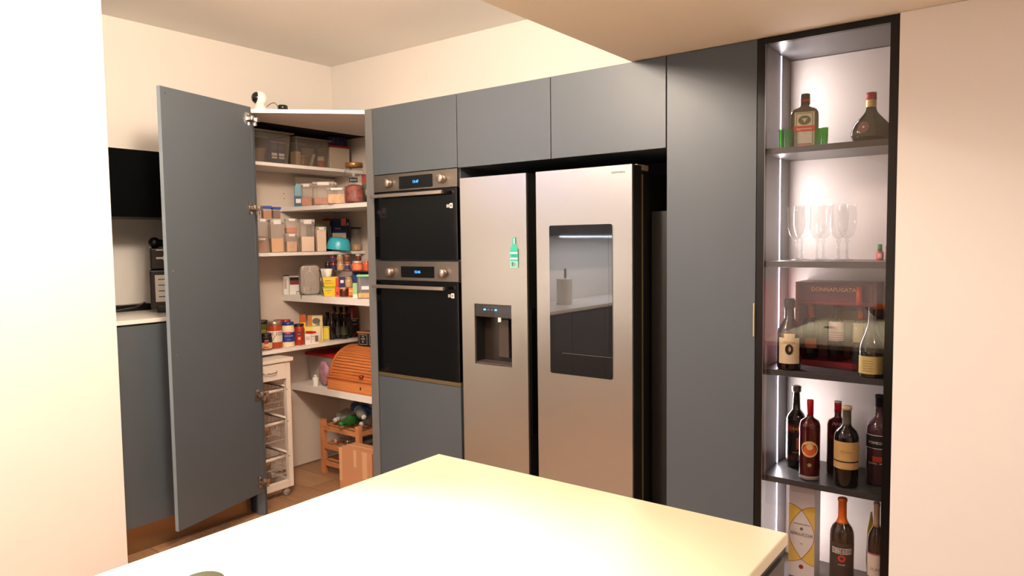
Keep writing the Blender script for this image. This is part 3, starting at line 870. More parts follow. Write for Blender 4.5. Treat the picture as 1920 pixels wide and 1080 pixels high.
MB().lathe([(R * 0.80, H * 0.885), (R * 0.84, H * 0.89), (R * 0.84, H * 0.985), (R * 0.8, H), (0.001, H)], 32).build('lid', mat('lid_bronze', (150, 112, 66), 0.3, metal=0.5), t)
MB().lathe([(R * 0.9, 0.005), (R * 0.93, 0.012), (R * 0.93, H * 0.40), (R * 0.5, H * 0.46)], 24).build('contents', mat('capsules_red', (140, 74, 66), 0.5, bump=1.0, bscale=50, vary=0.6, vscale=45), t)
MB().extr([(-0.028, 0), (-0.024, 0.007), (-0.026, 0.030), (-0.014, 0.029), (0, 0.033), (0.014, 0.029), (0.026, 0.030), (0.024, 0.007), (0.028, 0), (0.014, 0.003), (0, 0), (-0.014, 0.003)], -R - 0.002, -R - 0.0005).build('tag', INK, t, loc=(-0.006, 0, H * 0.49))
text('Zucchero', 0.010, WHITEI, t, (-0.006, -R - 0.003, H * 0.49 + 0.016), shear=0.3)
carton('carton', 'dark low carton with a white lid behind the cereal canister', 'carton', -3.50, 3.10, Z2, 0.11, 0.09, 0.155, math.radians(40), mat('carton_dark', (44, 36, 38), 0.6), [(0, 1, 0.82, 1, WHITEI)])
carton('carton', 'green and red carton behind the big glass jar', 'carton', -3.40, 3.03, Z2, 0.07, 0.06, 0.185, math.radians(40), mat('carton_green', (84, 110, 66), 0.6), [(0, 1, 0.68, 1, mat('carton_red', (200, 60, 40), 0.6)), (0.35, 0.6, 0.3, 0.5, WHITEI)])
carton('carton', 'deep red carton at the right end behind the big glass jar', 'carton', -3.165, 3.06, Z2, 0.10, 0.06, 0.16, math.radians(40), mat('carton_crimson', (130, 34, 34), 0.6), [(0.1, 0.7, 0.5, 0.62, mat('carton_pink', (220, 130, 120), 0.6))])

# ------------------------------------------------------------------ middle left shelf: canisters, capsule box
Z3 = 1.435
GM = 'clear canisters on the middle shelf'
TAN = mat('food_tan', (222, 176, 122), 0.85, bump=0.3, bscale=200)
BROWN = mat('food_dark_sugar', (160, 108, 66), 0.85, bump=0.5, bscale=150, vary=0.1, vscale=80)
OATS = mat('food_oats', (214, 170, 138), 0.85, bump=0.8, bscale=120, vary=0.12, vscale=70)
FLOUR = mat('food_flour', (236, 214, 192), 0.9)
FLOUR2 = mat('food_white_flour', (240, 218, 198), 0.9)
LENT = mat('food_lentils', (206, 122, 88), 0.8, bump=0.6, bscale=200)
F3 = ('X', -3.68)
A3 = 70
c0 = can('canister', 'clear canister of tan crumbs half hidden by the door hinge', 452, 478.5, 410, Z3, F3, 0.012, 0.8, A3, fill=0.45, fillm=TAN, group=GM)


def stack(xa, xb, ytop_low, ytop_up, offl, labl, labu, filll, ml, fillu, mu, k=0.8):
    a = can('canister', labl, xa, xb, ytop_low, Z3, F3, offl, k, A3, fill=filll, fillm=ml, group=GM)
    x, y, W, H = spot(xa, xb, ytop_low, Z3, None, offl, None, F3)
    b = can('canister', labu, xa - 0.5, xb + 0.3, ytop_up, Z3, F3, offl, k, A3, fill=fillu, fillm=mu, group=GM, z=Z3 + H + 0.0006)
    return x, y, H


stack(480, 501.5, 446, 410, 0.010, 'short clear canister of brown sugar, under another canister', 'clear canister with a thin layer, stacked on the brown sugar one', 0.92, BROWN, 0.10, FOODB)
can('canister', 'tall clear canister half full of tan flour', 502.5, 531, 411, Z3, F3, 0.010, 0.8, A3, fill=0.48, fillm=TAN, group=GM)
stack(532.5, 556.8, 438, 410, 0.010, 'short clear canister of pale oat flakes, under another canister', 'short clear canister of reddish lentils stacked on the oat one', 0.64, OATS, 0.42, LENT)
can('canister', 'tall clear canister half full of cream coloured semolina', 558.5, 589, 411, Z3, F3, 0.010, 0.9, A3 - 4, fill=0.52, fillm=FLOUR, group=GM)
can('canister', 'shorter canister filled to the lid with white flour', 590, 611.5, 425, Z3, F3, 0.010, 0.8, A3 - 4, fill=0.98, fillm=FLOUR2, group=GM)
# two small tubs with blue lids on the stacked canisters
for i, (xa, xb, yt) in enumerate(((489, 508.5, 386), (508, 525.5, 388))):
    pz = at((xa + xb) / 2, 409.5, X=-3.70).z
    x, y, W, H = spot(xa, xb, yt, pz, None, 0.01, None, F3)
    W *= 0.8
    t = thing('spice_tub', ['small square tub of orange brown powder with a blue lid, nearest the hinge', 'small square tub of dark brown powder with a blue lid, away from the hinge'][i], 'tub', (x, y, pz), math.radians(A3), 'blue lidded tubs on the canisters')
    B(-W / 2, W / 2, -W / 2, W / 2, 0, H * 0.8).build('body', CLEARP, t, bevel=0.004)
    B(-W / 2 + 0.003, W / 2 - 0.003, -W / 2 + 0.003, W / 2 - 0.003, 0.002, H * (0.62, 0.7)[i]).build('contents', mat('powder_%s' % ('orange', 'dark')[i], ((186, 112, 50), (116, 72, 48))[i], 0.9), t)
    B(-W / 2 - 0.003, W / 2 + 0.003, -W / 2 - 0.003, W / 2 + 0.003, H * 0.78, H).build('lid', mat('lid_blue', (34, 78, 170), 0.4), t, bevel=0.003)
# cyan scoop
x, y, W, H = spot(611.5, 656, 444, Z3, None, 0.0, 0.09, F3)
t = thing('plastic_bowl', 'bright turquoise plastic bowl resting upside down at a tilt', 'bowl', (x + 0.012, y - 0.01, Z3), facecam(x, y))
o = MB().lathe([(W * 0.50, 0.0), (W * 0.50, H * 0.10), (W * 0.47, H * 0.45), (W * 0.41, H * 0.72), (W * 0.32, H * 0.83), (0.002, H * 0.86)], 32, sy=0.72).build('shell', mat('bowl_cyan', (62, 186, 208), 0.32), t, loc=(0, 0, 0.009), rot=(0, 0.12, 0))
MB().lathe([(W * 0.50, 0), (W * 0.515, 0.002), (W * 0.515, 0.006), (W * 0.50, 0.008)], 32, sy=0.72, caps=False).build('rim', MATS['bowl_cyan'], t, loc=(0, 0, 0.008), rot=(0, 0.12, 0))
# capsule box
x, y, W, H = spot(619, 656, 410, Z3, None, 0.10, 0.06, F3)
w_ = W * 0.80
BXN = mat('box_navy', (24, 38, 78), 0.5)
t = carton('coffee_box', 'navy and beige coffee box standing behind the turquoise bowl', 'box', x, y, Z3, w_, 0.055, H, facecam(x, y) - 0.42, BXN, [(0.0, 1.0, 0.0, 0.56, mat('box_sand', (190, 176, 152), 0.6)), (0.68, 1.0, 0.78, 1.0, mat('box_coral', (208, 96, 74), 0.6))], [('Vivace', 0.016, 0.45, 0.70, WHITEI), ('Classico', 0.018, 0.48, 0.42, INK), ('lungo', 0.018, 0.48, 0.28, INK)])
MB().prism([(0.0, -0.0002), (0.02, -0.0002), (0.02, 0.0), (0.0, 0.0)], 0, 0.02).build('print', WHITEI, t, loc=(w_ / 2 + 0.0003, -0.01, H * 0.78), rot=(0, 0, PI / 2))
MB().prism([(0.0, -0.0002), (0.016, -0.0002), (0.016, 0.0), (0.0, 0.0)], 0, 0.04).build('print', mat('leaf_green', (120, 140, 90), 0.6), t, loc=(w_ / 2 + 0.0003, -0.008, H * 0.22), rot=(0, 0, PI / 2))
x, y, W, H = spot(592, 618, 414, Z3, None, 0.16, 0.05, F3)
carton('carton', 'olive green carton at the back behind the white flour canister', 'carton', x, y, Z3, W, 0.05, H, facecam(x, y), mat('carton_olive', (108, 98, 66), 0.7))
x, y, W, H = spot(609, 621, 424, Z3, None, 0.10, 0.03, F3)
carton('carton', 'narrow black carton between the white flour and the coffee box', 'carton', x, y, Z3, W, 0.03, H, facecam(x, y), INK)
x, y, W, H = spot(658, 676.5, 426, Z3, None, 0.0, None, F3)
t = thing('glass_canister', 'tall glass jar with a black lid and sand coloured grains', 'jar', (x, y, Z3), 0)
R = W / 2
MB().lathe([(R * 0.95, 0), (R, 0.006), (R, H * 0.86), (R * 0.92, H * 0.94)], 28).build('body', CLEARG, t)
MB().lathe([(R * 0.90, 0.004), (R * 0.93, 0.008), (R * 0.93, H * 0.26), (0.001, H * 0.265)], 24).build('contents', TAN, t)
MB().lathe([(R * 1.0, H * 0.94), (R * 1.02, H), (0.001, H)], 28).build('lid', INK, t)
tag(MB().lathe([(0.05, 0), (0.055, 0.02), (0.03, 0.05), (0.001, 0.055)], 20, sy=0.7).build('red_bag', mat('bag_red', (150, 42, 24), 0.6), loc=(-3.92, 3.12, 1.601)), 'dark red packet pushed up under the upper shelf at the back', 'packet')
B(-3.985, -3.86, 3.00, 3.225, 1.4355, 1.60).build('back_box', mat('carton_olive2', (120, 104, 76), 0.7))
tag(bpy.data.objects['back_box'], 'olive brown box far back on the middle shelf under the red packet', 'box')


# ------------------------------------------------------------------ lower right shelf (z 1.16)
Z4 = 1.16
t = thing('lunch_case', 'silver moulded hard shell case standing on its end on the shelf', 'case', (0, 0, Z4))
x, y, W, H = spot(556.5, 602.5, 496, Z4, None, 0.045, 0.10, FYB)
t.location = (x, y, Z4)
t.rotation_euler = (0, 0, facecam(x, y) + 0.10)
SIL = mat('silver_shell', (168, 158, 150), 0.32, metal=0.55)
fw, dp = W * 0.82, 0.085
pr = rrect(-fw / 2, fw / 2, 0.0, H, 0.028, 6)
mb = MB()
n = len(pr)
rings = []
for yy, k in ((-dp / 2, 0.90), (-dp / 2 + 0.010, 0.98), (-dp / 2 + 0.02, 1.0), (dp / 2 - 0.02, 1.0), (dp / 2 - 0.008, 0.97), (dp / 2, 0.9)):
    rings.append([(px * k, yy, H / 2 + (pz - H / 2) * k) for px, pz in pr])
vs = [p for r in rings for p in r]
fs = [tuple(range(n)), tuple(range(len(vs) - 1, len(vs) - n - 1, -1))]
for i in range(len(rings) - 1):
    for k in range(n):
        fs.append((i * n + (k + 1) % n, i * n + k, (i + 1) * n + k, (i + 1) * n + (k + 1) % n))
mb.add(vs, fs, False).build('shell', SIL, t, bevel=0.002)
MB().extr(rrect(-fw / 2 - 0.002, fw / 2 + 0.002, -0.0, H + 0.002, 0.029, 6), -0.004, 0.004).build('seam_band', mat('band_grey', (110, 100, 94), 0.4, metal=0.4), t)
yy = -dp / 2 - 0.0005
hx = [[(0.0, 0, 0.93), (0.0, 0, 0.80), (0.30, 0, 0.62), (0.30, 0, 0.36), (0.0, 0, 0.20), (0.0, 0, 0.07)], [(0.0, 0, 0.80), (-0.30, 0, 0.68), (-0.30, 0, 0.30), (0.0, 0, 0.20)], [(-0.33, 0, 0.92), (-0.33, 0, 0.76)], [(-0.30, 0, 0.30), (-0.30, 0, 0.08)]]
for l in hx:
    MB().tube([(a * fw, yy + 0.0005, b * H) for a, _, b in l], 0.0022, 6).build('ridge', mat('silver_ridge', (232, 224, 218), 0.3, metal=0.2), t)
MB().tube([(-fw / 2 - 0.002, 0, 0.02), (-fw / 2 - 0.016, 0, 0.024), (-fw / 2 - 0.018, -0.004, 0.008)], 0.003, 6).build('zip_pull', mat('zip_dark', (60, 50, 44), 0.4), t)
tag(MB().tube([(-3.800, 2.83, Z4 + 0.01), (-3.800, 2.806, Z4 + 0.003), (-3.798, 2.806, Z4 - 0.02)], 0.0025, 6).build('zip_cord', mat('zip_dark', (60, 50, 44))), 'thin dark zip cord hanging over the shelf edge from the case', 'cord')

x, y, W, H = spot(531, 541, 516, Z4, None, 0.0, 0.02, ('X', -3.955))
carton('carton', 'slim white carton standing against the side wall by the silver case', 'carton', x, y, Z4, W, 0.02, H, facecam(x, y), WHITEP, [(0.1, 0.6, 0.3, 0.8, mat('faint_grey', (196, 180, 170), 0.6)), (0.0, 1.0, 0.96, 1.0, INK)])
x, y, W, H = spot(541.5, 560, 517, Z4, None, 0.0, 0.03, ('X', -3.935))
carton('photo_box', 'low white box with a dark red picture, behind the silver case', 'box', x, y + 0.004, Z4, W, 0.03, H, facecam(x, y), WHITEP, [(0.05, 0.95, 0.52, 0.92, INK), (0.05, 0.95, 0.52, 0.75, mat('print_crimson', (130, 20, 40), 0.5))])


def tub(label, x0, x1, yt, yb, z, wm, lidm, t1, t2, tm1, tm2):
    # tapered food tub with printed sides
    p = at((x0 + x1) / 2, 548, Y=2.81 + 0.05)
    s = mpp(p)
    W, H = (x1 - x0) * s * 1.02, (yb - yt) * s
    t = thing('margarine_tub', label, 'tub', (p.x - 0.02, p.y + 0.03, z), facecam(p.x, p.y) + 0.02, 'yellow food tubs on the shelf')
    k = 0.84
    hw, hd = W / 2, 0.04
    vs = [(-hw * k, -hd * k, 0), (hw * k, -hd * k, 0), (hw * k, hd * k, 0), (-hw * k, hd * k, 0), (-hw, -hd, H * .86), (hw, -hd, H * .86), (hw, hd, H * .86), (-hw, hd, H * .86)]
    MB().add(vs, [(3, 2, 1, 0), (4, 5, 6, 7), (0, 1, 5, 4), (1, 2, 6, 5), (2, 3, 7, 6), (3, 0, 4, 7)]).build('body', wm, t, bevel=0.004)
    B(-hw - .002, hw + .002, -hd - .002, hd + .002, H * .86, H).build('lid', lidm, t, bevel=0.002)
    tilt = PI / 2 - math.atan2(hd * (1 - k), H * .86)
    text(t1, 0.013, tm1, t, (-0.012, -hd * 0.955 - 0.001, H * 0.62), rot=(PI / 2 + 0.12, 0, 0), depth=0.0002)
    text(t2, 0.011, tm2, t, (-0.012, -hd * 0.90 - 0.001, H * 0.36), rot=(PI / 2 + 0.12, 0, 0), depth=0.0002)
    return H


YEL = mat('tub_yellow', (244, 208, 44), 0.4)
BLUI = mat('ink_blue', (36, 70, 160), 0.5)
GRNI = mat('ink_green', (70, 140, 50), 0.5)
h1 = tub('yellow tub with a green lid standing on the shelf beside the silver case', 602.5, 630, 540.5, 557.5, Z4, YEL, mat('lid_green', (130, 190, 50), 0.4), 'Delizie', 'bio', BLUI, GRNI)
h2 = tub('yellow tub with blue lettering, topmost of two beside the silver case', 602.5, 629, 521.5, 540.0, Z4 + h1 + 0.0006, YEL, YEL, 'Delizia', 'VITASNELLA', BLUI, BLUI)
pz = Z4 + h1 + h2 + 0.0012
for i, (xa, lab) in enumerate(((609, 'white cup on the yellow tubs, beside the silver case'), (618.5, 'larger white cup on the yellow tubs, away from the silver case'))):
    p = at(xa, 520, Y=2.88)
    MBx = MB().lathe([(0.018, 0), (0.019, 0.003), (0.028 + 0.003 * i, 0.05), (0.026 + 0.003 * i, 0.05), (0.016, 0.004)], 24)
    tag(MBx.build('white_cup', WHITEP, loc=(p.x + 0.012 * i - 0.012, p.y + 0.012 - 0.028 * i, pz)), lab, 'cup', 'white cups on the yellow tubs')

# wire riser with jars
RZ = at(640, 506.5, Y=2.93).z
t = thing('shelf_riser', 'metal wire shelf riser carrying a row of glass jars', 'rack', (0, 0, 0))
B(-3.74, -3.05, 2.90, 3.20, RZ - 0.006, RZ).build('top_plate', mat('riser_grey', (120, 112, 108), 0.35, metal=0.6), t)
for x in (-3.73, -3.36, -3.06):
    for y in (2.905, 3.195):
        MB().tube([(x, y, RZ - 0.004), (x + 0.006, y, Z4)], 0.003, 6).build('leg', CHROME, t)
GJ = clear('jar_glass', (240, 236, 230), 0.05)
jars = [(608.5, 620, 490.5, 'dark low tin jar at the far end of the wire riser', (52, 36, 30), (60, 50, 46), None),
        (619, 631, 490, 'dark red jar with a blue label on the wire riser', (120, 40, 34), (90, 40, 36), (36, 42, 86)),
        (631.5, 645, 490, 'jar of beige paste beside the red jar on the wire riser', (196, 156, 116), (176, 150, 120), None),
        (645, 658, 491, 'jar with a pink and blue label in the middle of the wire riser', (176, 104, 84), (150, 110, 90), (44, 50, 110)),
        (659.5, 681.5, 489.5, 'wide jar of bright orange preserve on the wire riser', (232, 104, 56), (214, 190, 176), (242, 130, 84)),
        (681.5, 693, 489, 'orange red jar at the jamb end of the wire riser', (222, 92, 50), (220, 110, 70), (200, 80, 40))]
tops = []
for k, (xa, xb, yt, lab, c, lc, lb) in enumerate(jars):
    x, y, W, H = spot(xa, xb, yt, RZ, None, 0.10, None, ('Y', 2.81))
    cm = mat('preserve_%d' % k, c, 0.15, coat=0.4, vary=0.1, vscale=30)
    jar('jam_jar', lab, 'jar', x, y, RZ, W / 2 * 0.97, H, cm, mat('jar_lid_%d' % k, lc, 0.35, metal=0.3), facecam(x, y),
        [(0.15, 0.75, 0.9, mat('jar_label_%d' % k, lb, 0.6))] if lb else None, group='jars on the wire riser', lidh=0.2)
    tops.append((x, y, RZ + H))
for k, (j, lab, c, lc, lb) in enumerate(((1, 'small red and blue jar stacked on the dark red jar', (130, 44, 38), (40, 44, 80), (34, 40, 84)),
                                         (2, 'small beige topped jar stacked on the beige paste jar', (178, 140, 104), (200, 170, 136), None),
                                         (3, 'small brown jar stacked on the pink and blue labelled jar', (104, 62, 44), (150, 120, 96), None),
                                         (4, 'small brown jar stacked on the wide orange jar', (96, 58, 42), (190, 180, 170), None))):
    x, y, z = tops[j]
    jar('jam_jar', lab, 'jar', x - 0.004, y + (0.01 if j == 4 else 0), z + 0.0006, 0.019, 0.040, mat('preserve_b%d' % k, c, 0.15, coat=0.4), mat('jar_lid_b%d' % k, lc, 0.35, metal=0.3), facecam(x, y),
        [(0.15, 0.75, 0.8, mat('jar_label_b%d' % k, lb, 0.6))] if lb else None, group='upper jars on the wire riser', lidh=0.2)

ORG = mat('pack_orange', (222, 96, 40), 0.5)
pk = [(629, 636, 521, 4, 'narrow red packet beside the blue one under the wire riser', (216, 74, 44), [], 0.05, 0.058),
      (635, 647, 519.5, 4, 'dark blue packet with a white heart shaped mark under the riser', (32, 36, 92), [(0.25, 0.75, 0.4, 0.7, WHITEI)], 0.05, 0.058)]
for xa, xb, yt, _, lab, c, pan, off, zz0 in pk:
    x, y, W, H = spot(xa, xb, yt, Z4 + zz0, None, 0.08, 0.04, FYB)
    carton('packet', lab, 'packet', x, y, Z4 + zz0, W, 0.035, H, facecam(x, y), mat('packet_%s' % lab[:11], c, 0.5), pan)
x, y, W, H = spot(629, 665, 539, Z4, None, 0.10, 0.05, FYB)
B(x - 0.06, x + 0.055, y - 0.015, y + 0.03, Z4, Z4 + 0.0575)
for i, (xa, xb, lab, c, pan) in enumerate(((628, 636.5, 'red and orange pack standing beside the yellow green tub', (216, 80, 48), [(0.2, 0.8, 0.2, 0.5, mat('pk_red', (180, 30, 30), 0.5))]), (653.5, 663.5, 'orange pack standing beside the chocolate spread jar', (236, 124, 50), [(0.1, 0.9, 0.05, 0.2, mat('pk_brown', (120, 60, 30), 0.5)), (0.1, 0.7, 0.6, 0.75, mat('pk_cream', (240, 200, 160), 0.5))]))):
    x, y, W, H = spot(xa, xb, 539.5, Z4, None, 0.05, 0.08, FYB)
    carton('pack', lab, 'packet', x, y, Z4, W, 0.08, 0.0575, facecam(x, y), mat('pack_c%d' % i, c, 0.5), pan)
x, y, W, H = spot(636.5, 654, 540, Z4, None, 0.05, None, FYB)
jar('spread_jar', 'squat jar of chocolate spread with a pale lid', 'jar', x, y, Z4, W / 2, 0.0575, mat('chocolate', (84, 38, 20), 0.12, coat=0.5), mat('lid_tan', (190, 150, 116), 0.4), 0, lidh=0.16)
x, y, W, H = spot(647, 661, 519.5, Z4 + 0.058, None, 0.06, None, FYB)
jar('spread_jar', 'beige jar of nut spread standing above the chocolate jar', 'jar', x, y, Z4 + 0.0582, W / 2, H, mat('nut_beige', (186, 152, 110), 0.3), mat('lid_beige', (170, 134, 96), 0.4), 0, lidh=0.2)
x, y, W, H = spot(661, 690, 509, Z4, None, 0.16, 0.04, FYB)
carton('carton', 'deep blue carton behind the green lidded food container', 'carton', x, y, Z4, W, 0.06, H, facecam(x, y), mat('carton_blue', (24, 54, 130), 0.5))
x, y, W, H = spot(661, 669.5, 531, Z4, None, 0.03, 0.03, FYB)
carton('carton', 'pale green narrow carton beside the green lidded container', 'carton', x, y, Z4, W, 0.03, H, facecam(x, y), mat('carton_pale_green', (160, 206, 140), 0.5), [(0, 1, 0.0, 0.25, WHITEI)])
x, y, W, H = spot(671, 697, 519, Z4, None, 0.012, 0.09, FYB)
t = canister('food_container', 'clear food container with a mint green lid and yellow food', x, y, Z4, W, 0.09, H, facecam(x, y) - 0.1, 0.26, mat('food_yellow', (236, 190, 110), 0.8, vary=0.2, vscale=40), lid=False)
B(-W / 2 - 0.003, W / 2 + 0.003, -0.048, 0.048, H, H + 0.012).build('lid', mat('mint_lid', (130, 220, 150), 0.4), t, bevel=0.004)
B(-W * 0.2, W * 0.45, -0.0465, -0.0462, H * 0.42, H * 0.58).build('tape', WHITEI, t)

# ------------------------------------------------------------------ lower left shelf: jars and boxes (z 0.859)
Z5 = 0.859


def jarp(xa, xb, yt, yb, **k):
    x, y, W, H = spot(xa, xb, yt, Z5, yb)
    return x, y, W / 2, H, facecam(x, y)


GJL = 'jars on the lower left pantry shelf'
x, y, R, H, rz = jarp(489, 510.5, 626, 657)
jar('pesto_jar', 'small sauce jar with a tall black lid wrapper and beige label, foremost on shelf', 'jar', x, y, Z5, R, H, mat('sauce_brown', (140, 66, 36), 0.12, coat=0.5), mat('lid_black', (26, 24, 28), 0.4), rz,
    [(0.55, 0.95, 1.4, mat('wrap_black', (26, 26, 32), 0.5)), (0.12, 0.55, 1.4, mat('label_beige', (218, 182, 140), 0.6)), (0.46, 0.62, 0.35, REDI), (0.18, 0.26, 0.5, REDI)], GJL, lidh=0.16, neck=0.92, txt=[('PESTO', 0.0085, 0.70, 0.1, WHITEI)])
x, y, R, H, rz = jarp(481.5, 504.5, 602, 650)
jar('pickle_jar', 'greenish pickle jar with a dark lid behind the small black labelled jar', 'jar', x - 0.03, y + 0.02, Z5, R, H, mat('pickle_green', (104, 96, 44), 0.12, coat=0.5), mat('lid_dark_green', (44, 44, 38), 0.4), rz, [(0.3, 0.75, 0.6, mat('label_olive', (160, 144, 50), 0.6))], GJL)
x, y, R, H, rz = jarp(478, 490.5, 625, 656)
jar('sauce_jar', 'small dark red sauce jar half hidden by the door leaf', 'jar', x, y, Z5, R, H, mat('sauce_dark_red', (134, 44, 30), 0.12, coat=0.5), MATS['lid_black'], rz, None, GJL)
x, y, R, H, rz = jarp(502, 530, 603, 654)
jar('sauce_jar', 'large tomato sauce jar with a steel lid and a green and white label', 'jar', x, y, Z5, R, H, mat('sauce_tomato', (184, 72, 40), 0.12, coat=0.5), mat('lid_steel', (176, 158, 136), 0.3, metal=0.6), rz,
    [(0.28, 0.72, 1.35, mat('label_cream', (226, 216, 200), 0.6)), (0.56, 0.73, 1.36, mat('label_dark_green', (38, 44, 26), 0.6)), (0.72, 0.76, 1.3, WHITEI)], GJL, txt=[('BIO', 0.009, 0.64, 0.7, WHITEI)])
o = MB().tube([(-0.012, -R - 0.0015, H * 0.30), (-0.006, -R - 0.002, H * 0.40), (0.002, -R - 0.0015, H * 0.5)], 0.0018, 6).build('chilli_print', REDI, bpy.data.objects[[o.name for o in COL.objects if o.name.startswith('sauce_jar')][-1]])
x, y, R, H, rz = jarp(529.2, 553, 604.5, 651)
jar('mayonnaise_jar', 'cream coloured mayonnaise jar with a blue lid and blue label', 'jar', x, y, Z5, R, H, mat('mayo', (244, 224, 186), 0.15, coat=0.4), mat('lid_royal', (26, 62, 134), 0.35), rz,
    [(0.24, 0.68, 1.45, mat('label_royal', (36, 58, 138), 0.5)), (0.60, 0.70, 0.45, REDI)], GJL, lidh=0.115, txt=[('Kraft', 0.0085, 0.65, 0.0, WHITEI), ('MAYONNAISE', 0.0085, 0.51, 0.05, WHITEI), ('classica', 0.007, 0.34, 0.1, WHITEI)])
x, y, R, H, rz = jarp(551.5, 571.5, 608, 647.5)
jar('sauce_jar', 'red pepper sauce jar with a black lid beside the mayonnaise', 'jar', x, y, Z5, R, H, mat('sauce_pepper', (170, 54, 36), 0.15, coat=0.4, vary=0.15, vscale=50), mat('lid_black', (26, 24, 28)), rz,
    [(0.52, 0.68, 0.38, mat('label_slate', (60, 50, 60), 0.5)), (0.30, 0.44, 0.22, mat('label_peach', (226, 160, 120), 0.6))], GJL, lidh=0.10, txt=[('Calvé', 0.008, 0.60, 0.0, WHITEI)])
for i, xc in enumerate((523, 535)):
    x, y, W, H = spot(xc - 9, xc + 9, 600, Z5, None, 0.12, None, ('X', -3.68))
    jar('sauce_jar', ['tall red lidded jar behind the tomato sauce jar', 'tall red lidded jar behind the mayonnaise jar'][i], 'jar', x, y, Z5, W / 2, H, mat('sauce_orange', (196, 84, 40), 0.2, coat=0.3), mat('lid_red', (170, 34, 44), 0.4), 0, None, GJL, lidh=0.1, neck=1.0)
# boxes
YCAR = mat('carton_yellow', (238, 220, 110), 0.6)
CCAR = mat('carton_cream', (226, 206, 158), 0.6)
x, y, W, H = spot(572, 597.5, 626, Z5, 646)
carton('pepper_box', 'small white box with a brown round picture, at the shelf front', 'box', x, y, Z5, W * 0.98, 0.04, H, facecam(x, y) + 0.1, mat('box_white', (230, 222, 214), 0.6), [(0.42, 0.44, 0.08, 0.85, INK), (0.05, 0.35, 0.4, 0.75, mat('print_grey', (200, 192, 186), 0.6)), (0.72, 0.95, 0.2, 0.8, mat('print_brown', (110, 84, 72), 0.6))], [('PEPE', 0.010, 0.57, 0.72, INK), ('nero', 0.009, 0.57, 0.48, INK)])
zt = Z5 + H
x2, y2, W, H = spot(570.5, 588, 626 - 4.2, zt, None, 0.02, None, ('X', -3.70))
tag(B(x - 0.03, x + 0.022, y - 0.02, y + 0.018, zt + 0.0006, zt + 0.012).build('red_packet', mat('packet_red', (206, 40, 44), 0.5), rot=(0, 0, 0)), 'flat red packet lying on the small white box', 'packet')
x, y, W, H = spot(571.5, 600, 612, Z5, None, 0.06, 0.05, ('X', -3.68))
carton('tea_carton', 'pale yellow carton between the pepper sauce and the yellow box', 'carton', x, y, Z5, W, 0.05, H, facecam(x, y), YCAR, [(0.5, 1.0, 0.2, 1.0, mat('print_ivory', (240, 226, 190), 0.6)), (0.3, 0.9, 0.3, 0.36, REDI)])
x, y, W, H = spot(594, 622, 613, Z5, 639)
t = carton('pasta_box', 'yellow box with a rounded yellow panel at the front of the shelf', 'box', x, y, Z5, W * 0.78, 0.045, H, facecam(x, y) - 0.18, mat('box_buttermilk', (236, 214, 140), 0.6), [(0.0, 0.36, 0.0, 1.0, YCAR)])
MB().extr(rrect(-0.006, W * 0.36, 0.006, H - 0.006, 0.01), -0.0245, -0.0228).build('panel', mat('panel_yellow', (236, 214, 84), 0.5), t)
MB().extr(rrect(-0.008, W * 0.38, 0.004, H - 0.004, 0.01), -0.0235, -0.0226).build('panel_border', mat('border_olive', (120, 104, 30), 0.5), t)
x, y, W, H = spot(577, 604, 592, Z5, None, 0.09, 0.06, ('X', -3.68))
t = carton('rice_box', 'tall cream box with a grey and green picture at the back', 'box', x, y, Z5, W, 0.06, H, facecam(x, y), CCAR, [(0.0, 0.3, 0.5, 1.0, mat('print_amber', (196, 130, 66), 0.6))])
MB().extr(ellipse(W * 0.08, H * 0.80, W * 0.26, H * 0.12), -0.0312, -0.0306).build('print', mat('print_slate', (96, 96, 98), 0.6), t)
MB().extr([(-W * 0.15, H * 0.58), (0.0, H * 0.55), (W * 0.3, H * 0.66), (W * 0.3, H * 0.72), (W * 0.12, H * 0.66), (0, H * 0.64)], -0.0314, -0.0306).build('print', mat('print_green', (30, 120, 70), 0.6), t)
x, y, W, H = spot(561, 573, 590.5, Z5, None, 0.11, 0.05, ('X', -3.68))
carton('stock_box', 'narrow orange box with a yellow panel at the very back', 'box', x, y, Z5, W, 0.05, H, facecam(x, y), mat('box_rust', (190, 88, 30), 0.6), [(0.1, 0.95, 0.42, 0.74, mat('print_yellow', (240, 184, 50), 0.6)), (0.3, 0.6, 0.5, 0.62, REDI)])

# dark bottles and the passata bottle stand on the same left shelf at its right end
BOT = mat('beer_brown', (24, 18, 14), 0.12, coat=0.4)


def small_bottle(x, y, z, r, h, label, group, cap, lab=None, m=None):
    t = thing('beer_bottle', label, 'bottle', (x, y, z), facecam(x, y), group)
    MB().lathe([(r * 0.9, 0), (r, h * 0.02), (r, h * 0.55), (r * 0.85, h * 0.66), (r * 0.42, h * 0.80), (r * 0.38, h * 0.94), (r * 0.42, h * 0.95)], 24).build('body', m or BOT, t)
    MB().lathe([(r * 0.50, h * 0.945), (r * 0.50, h * 0.985), (r * 0.44, h), (0.001, h)], 20).build('cap', cap, t)
    if lab:
        wlabel(t, r, h * 0.16, h * 0.48, 0.9, lab)
    return t


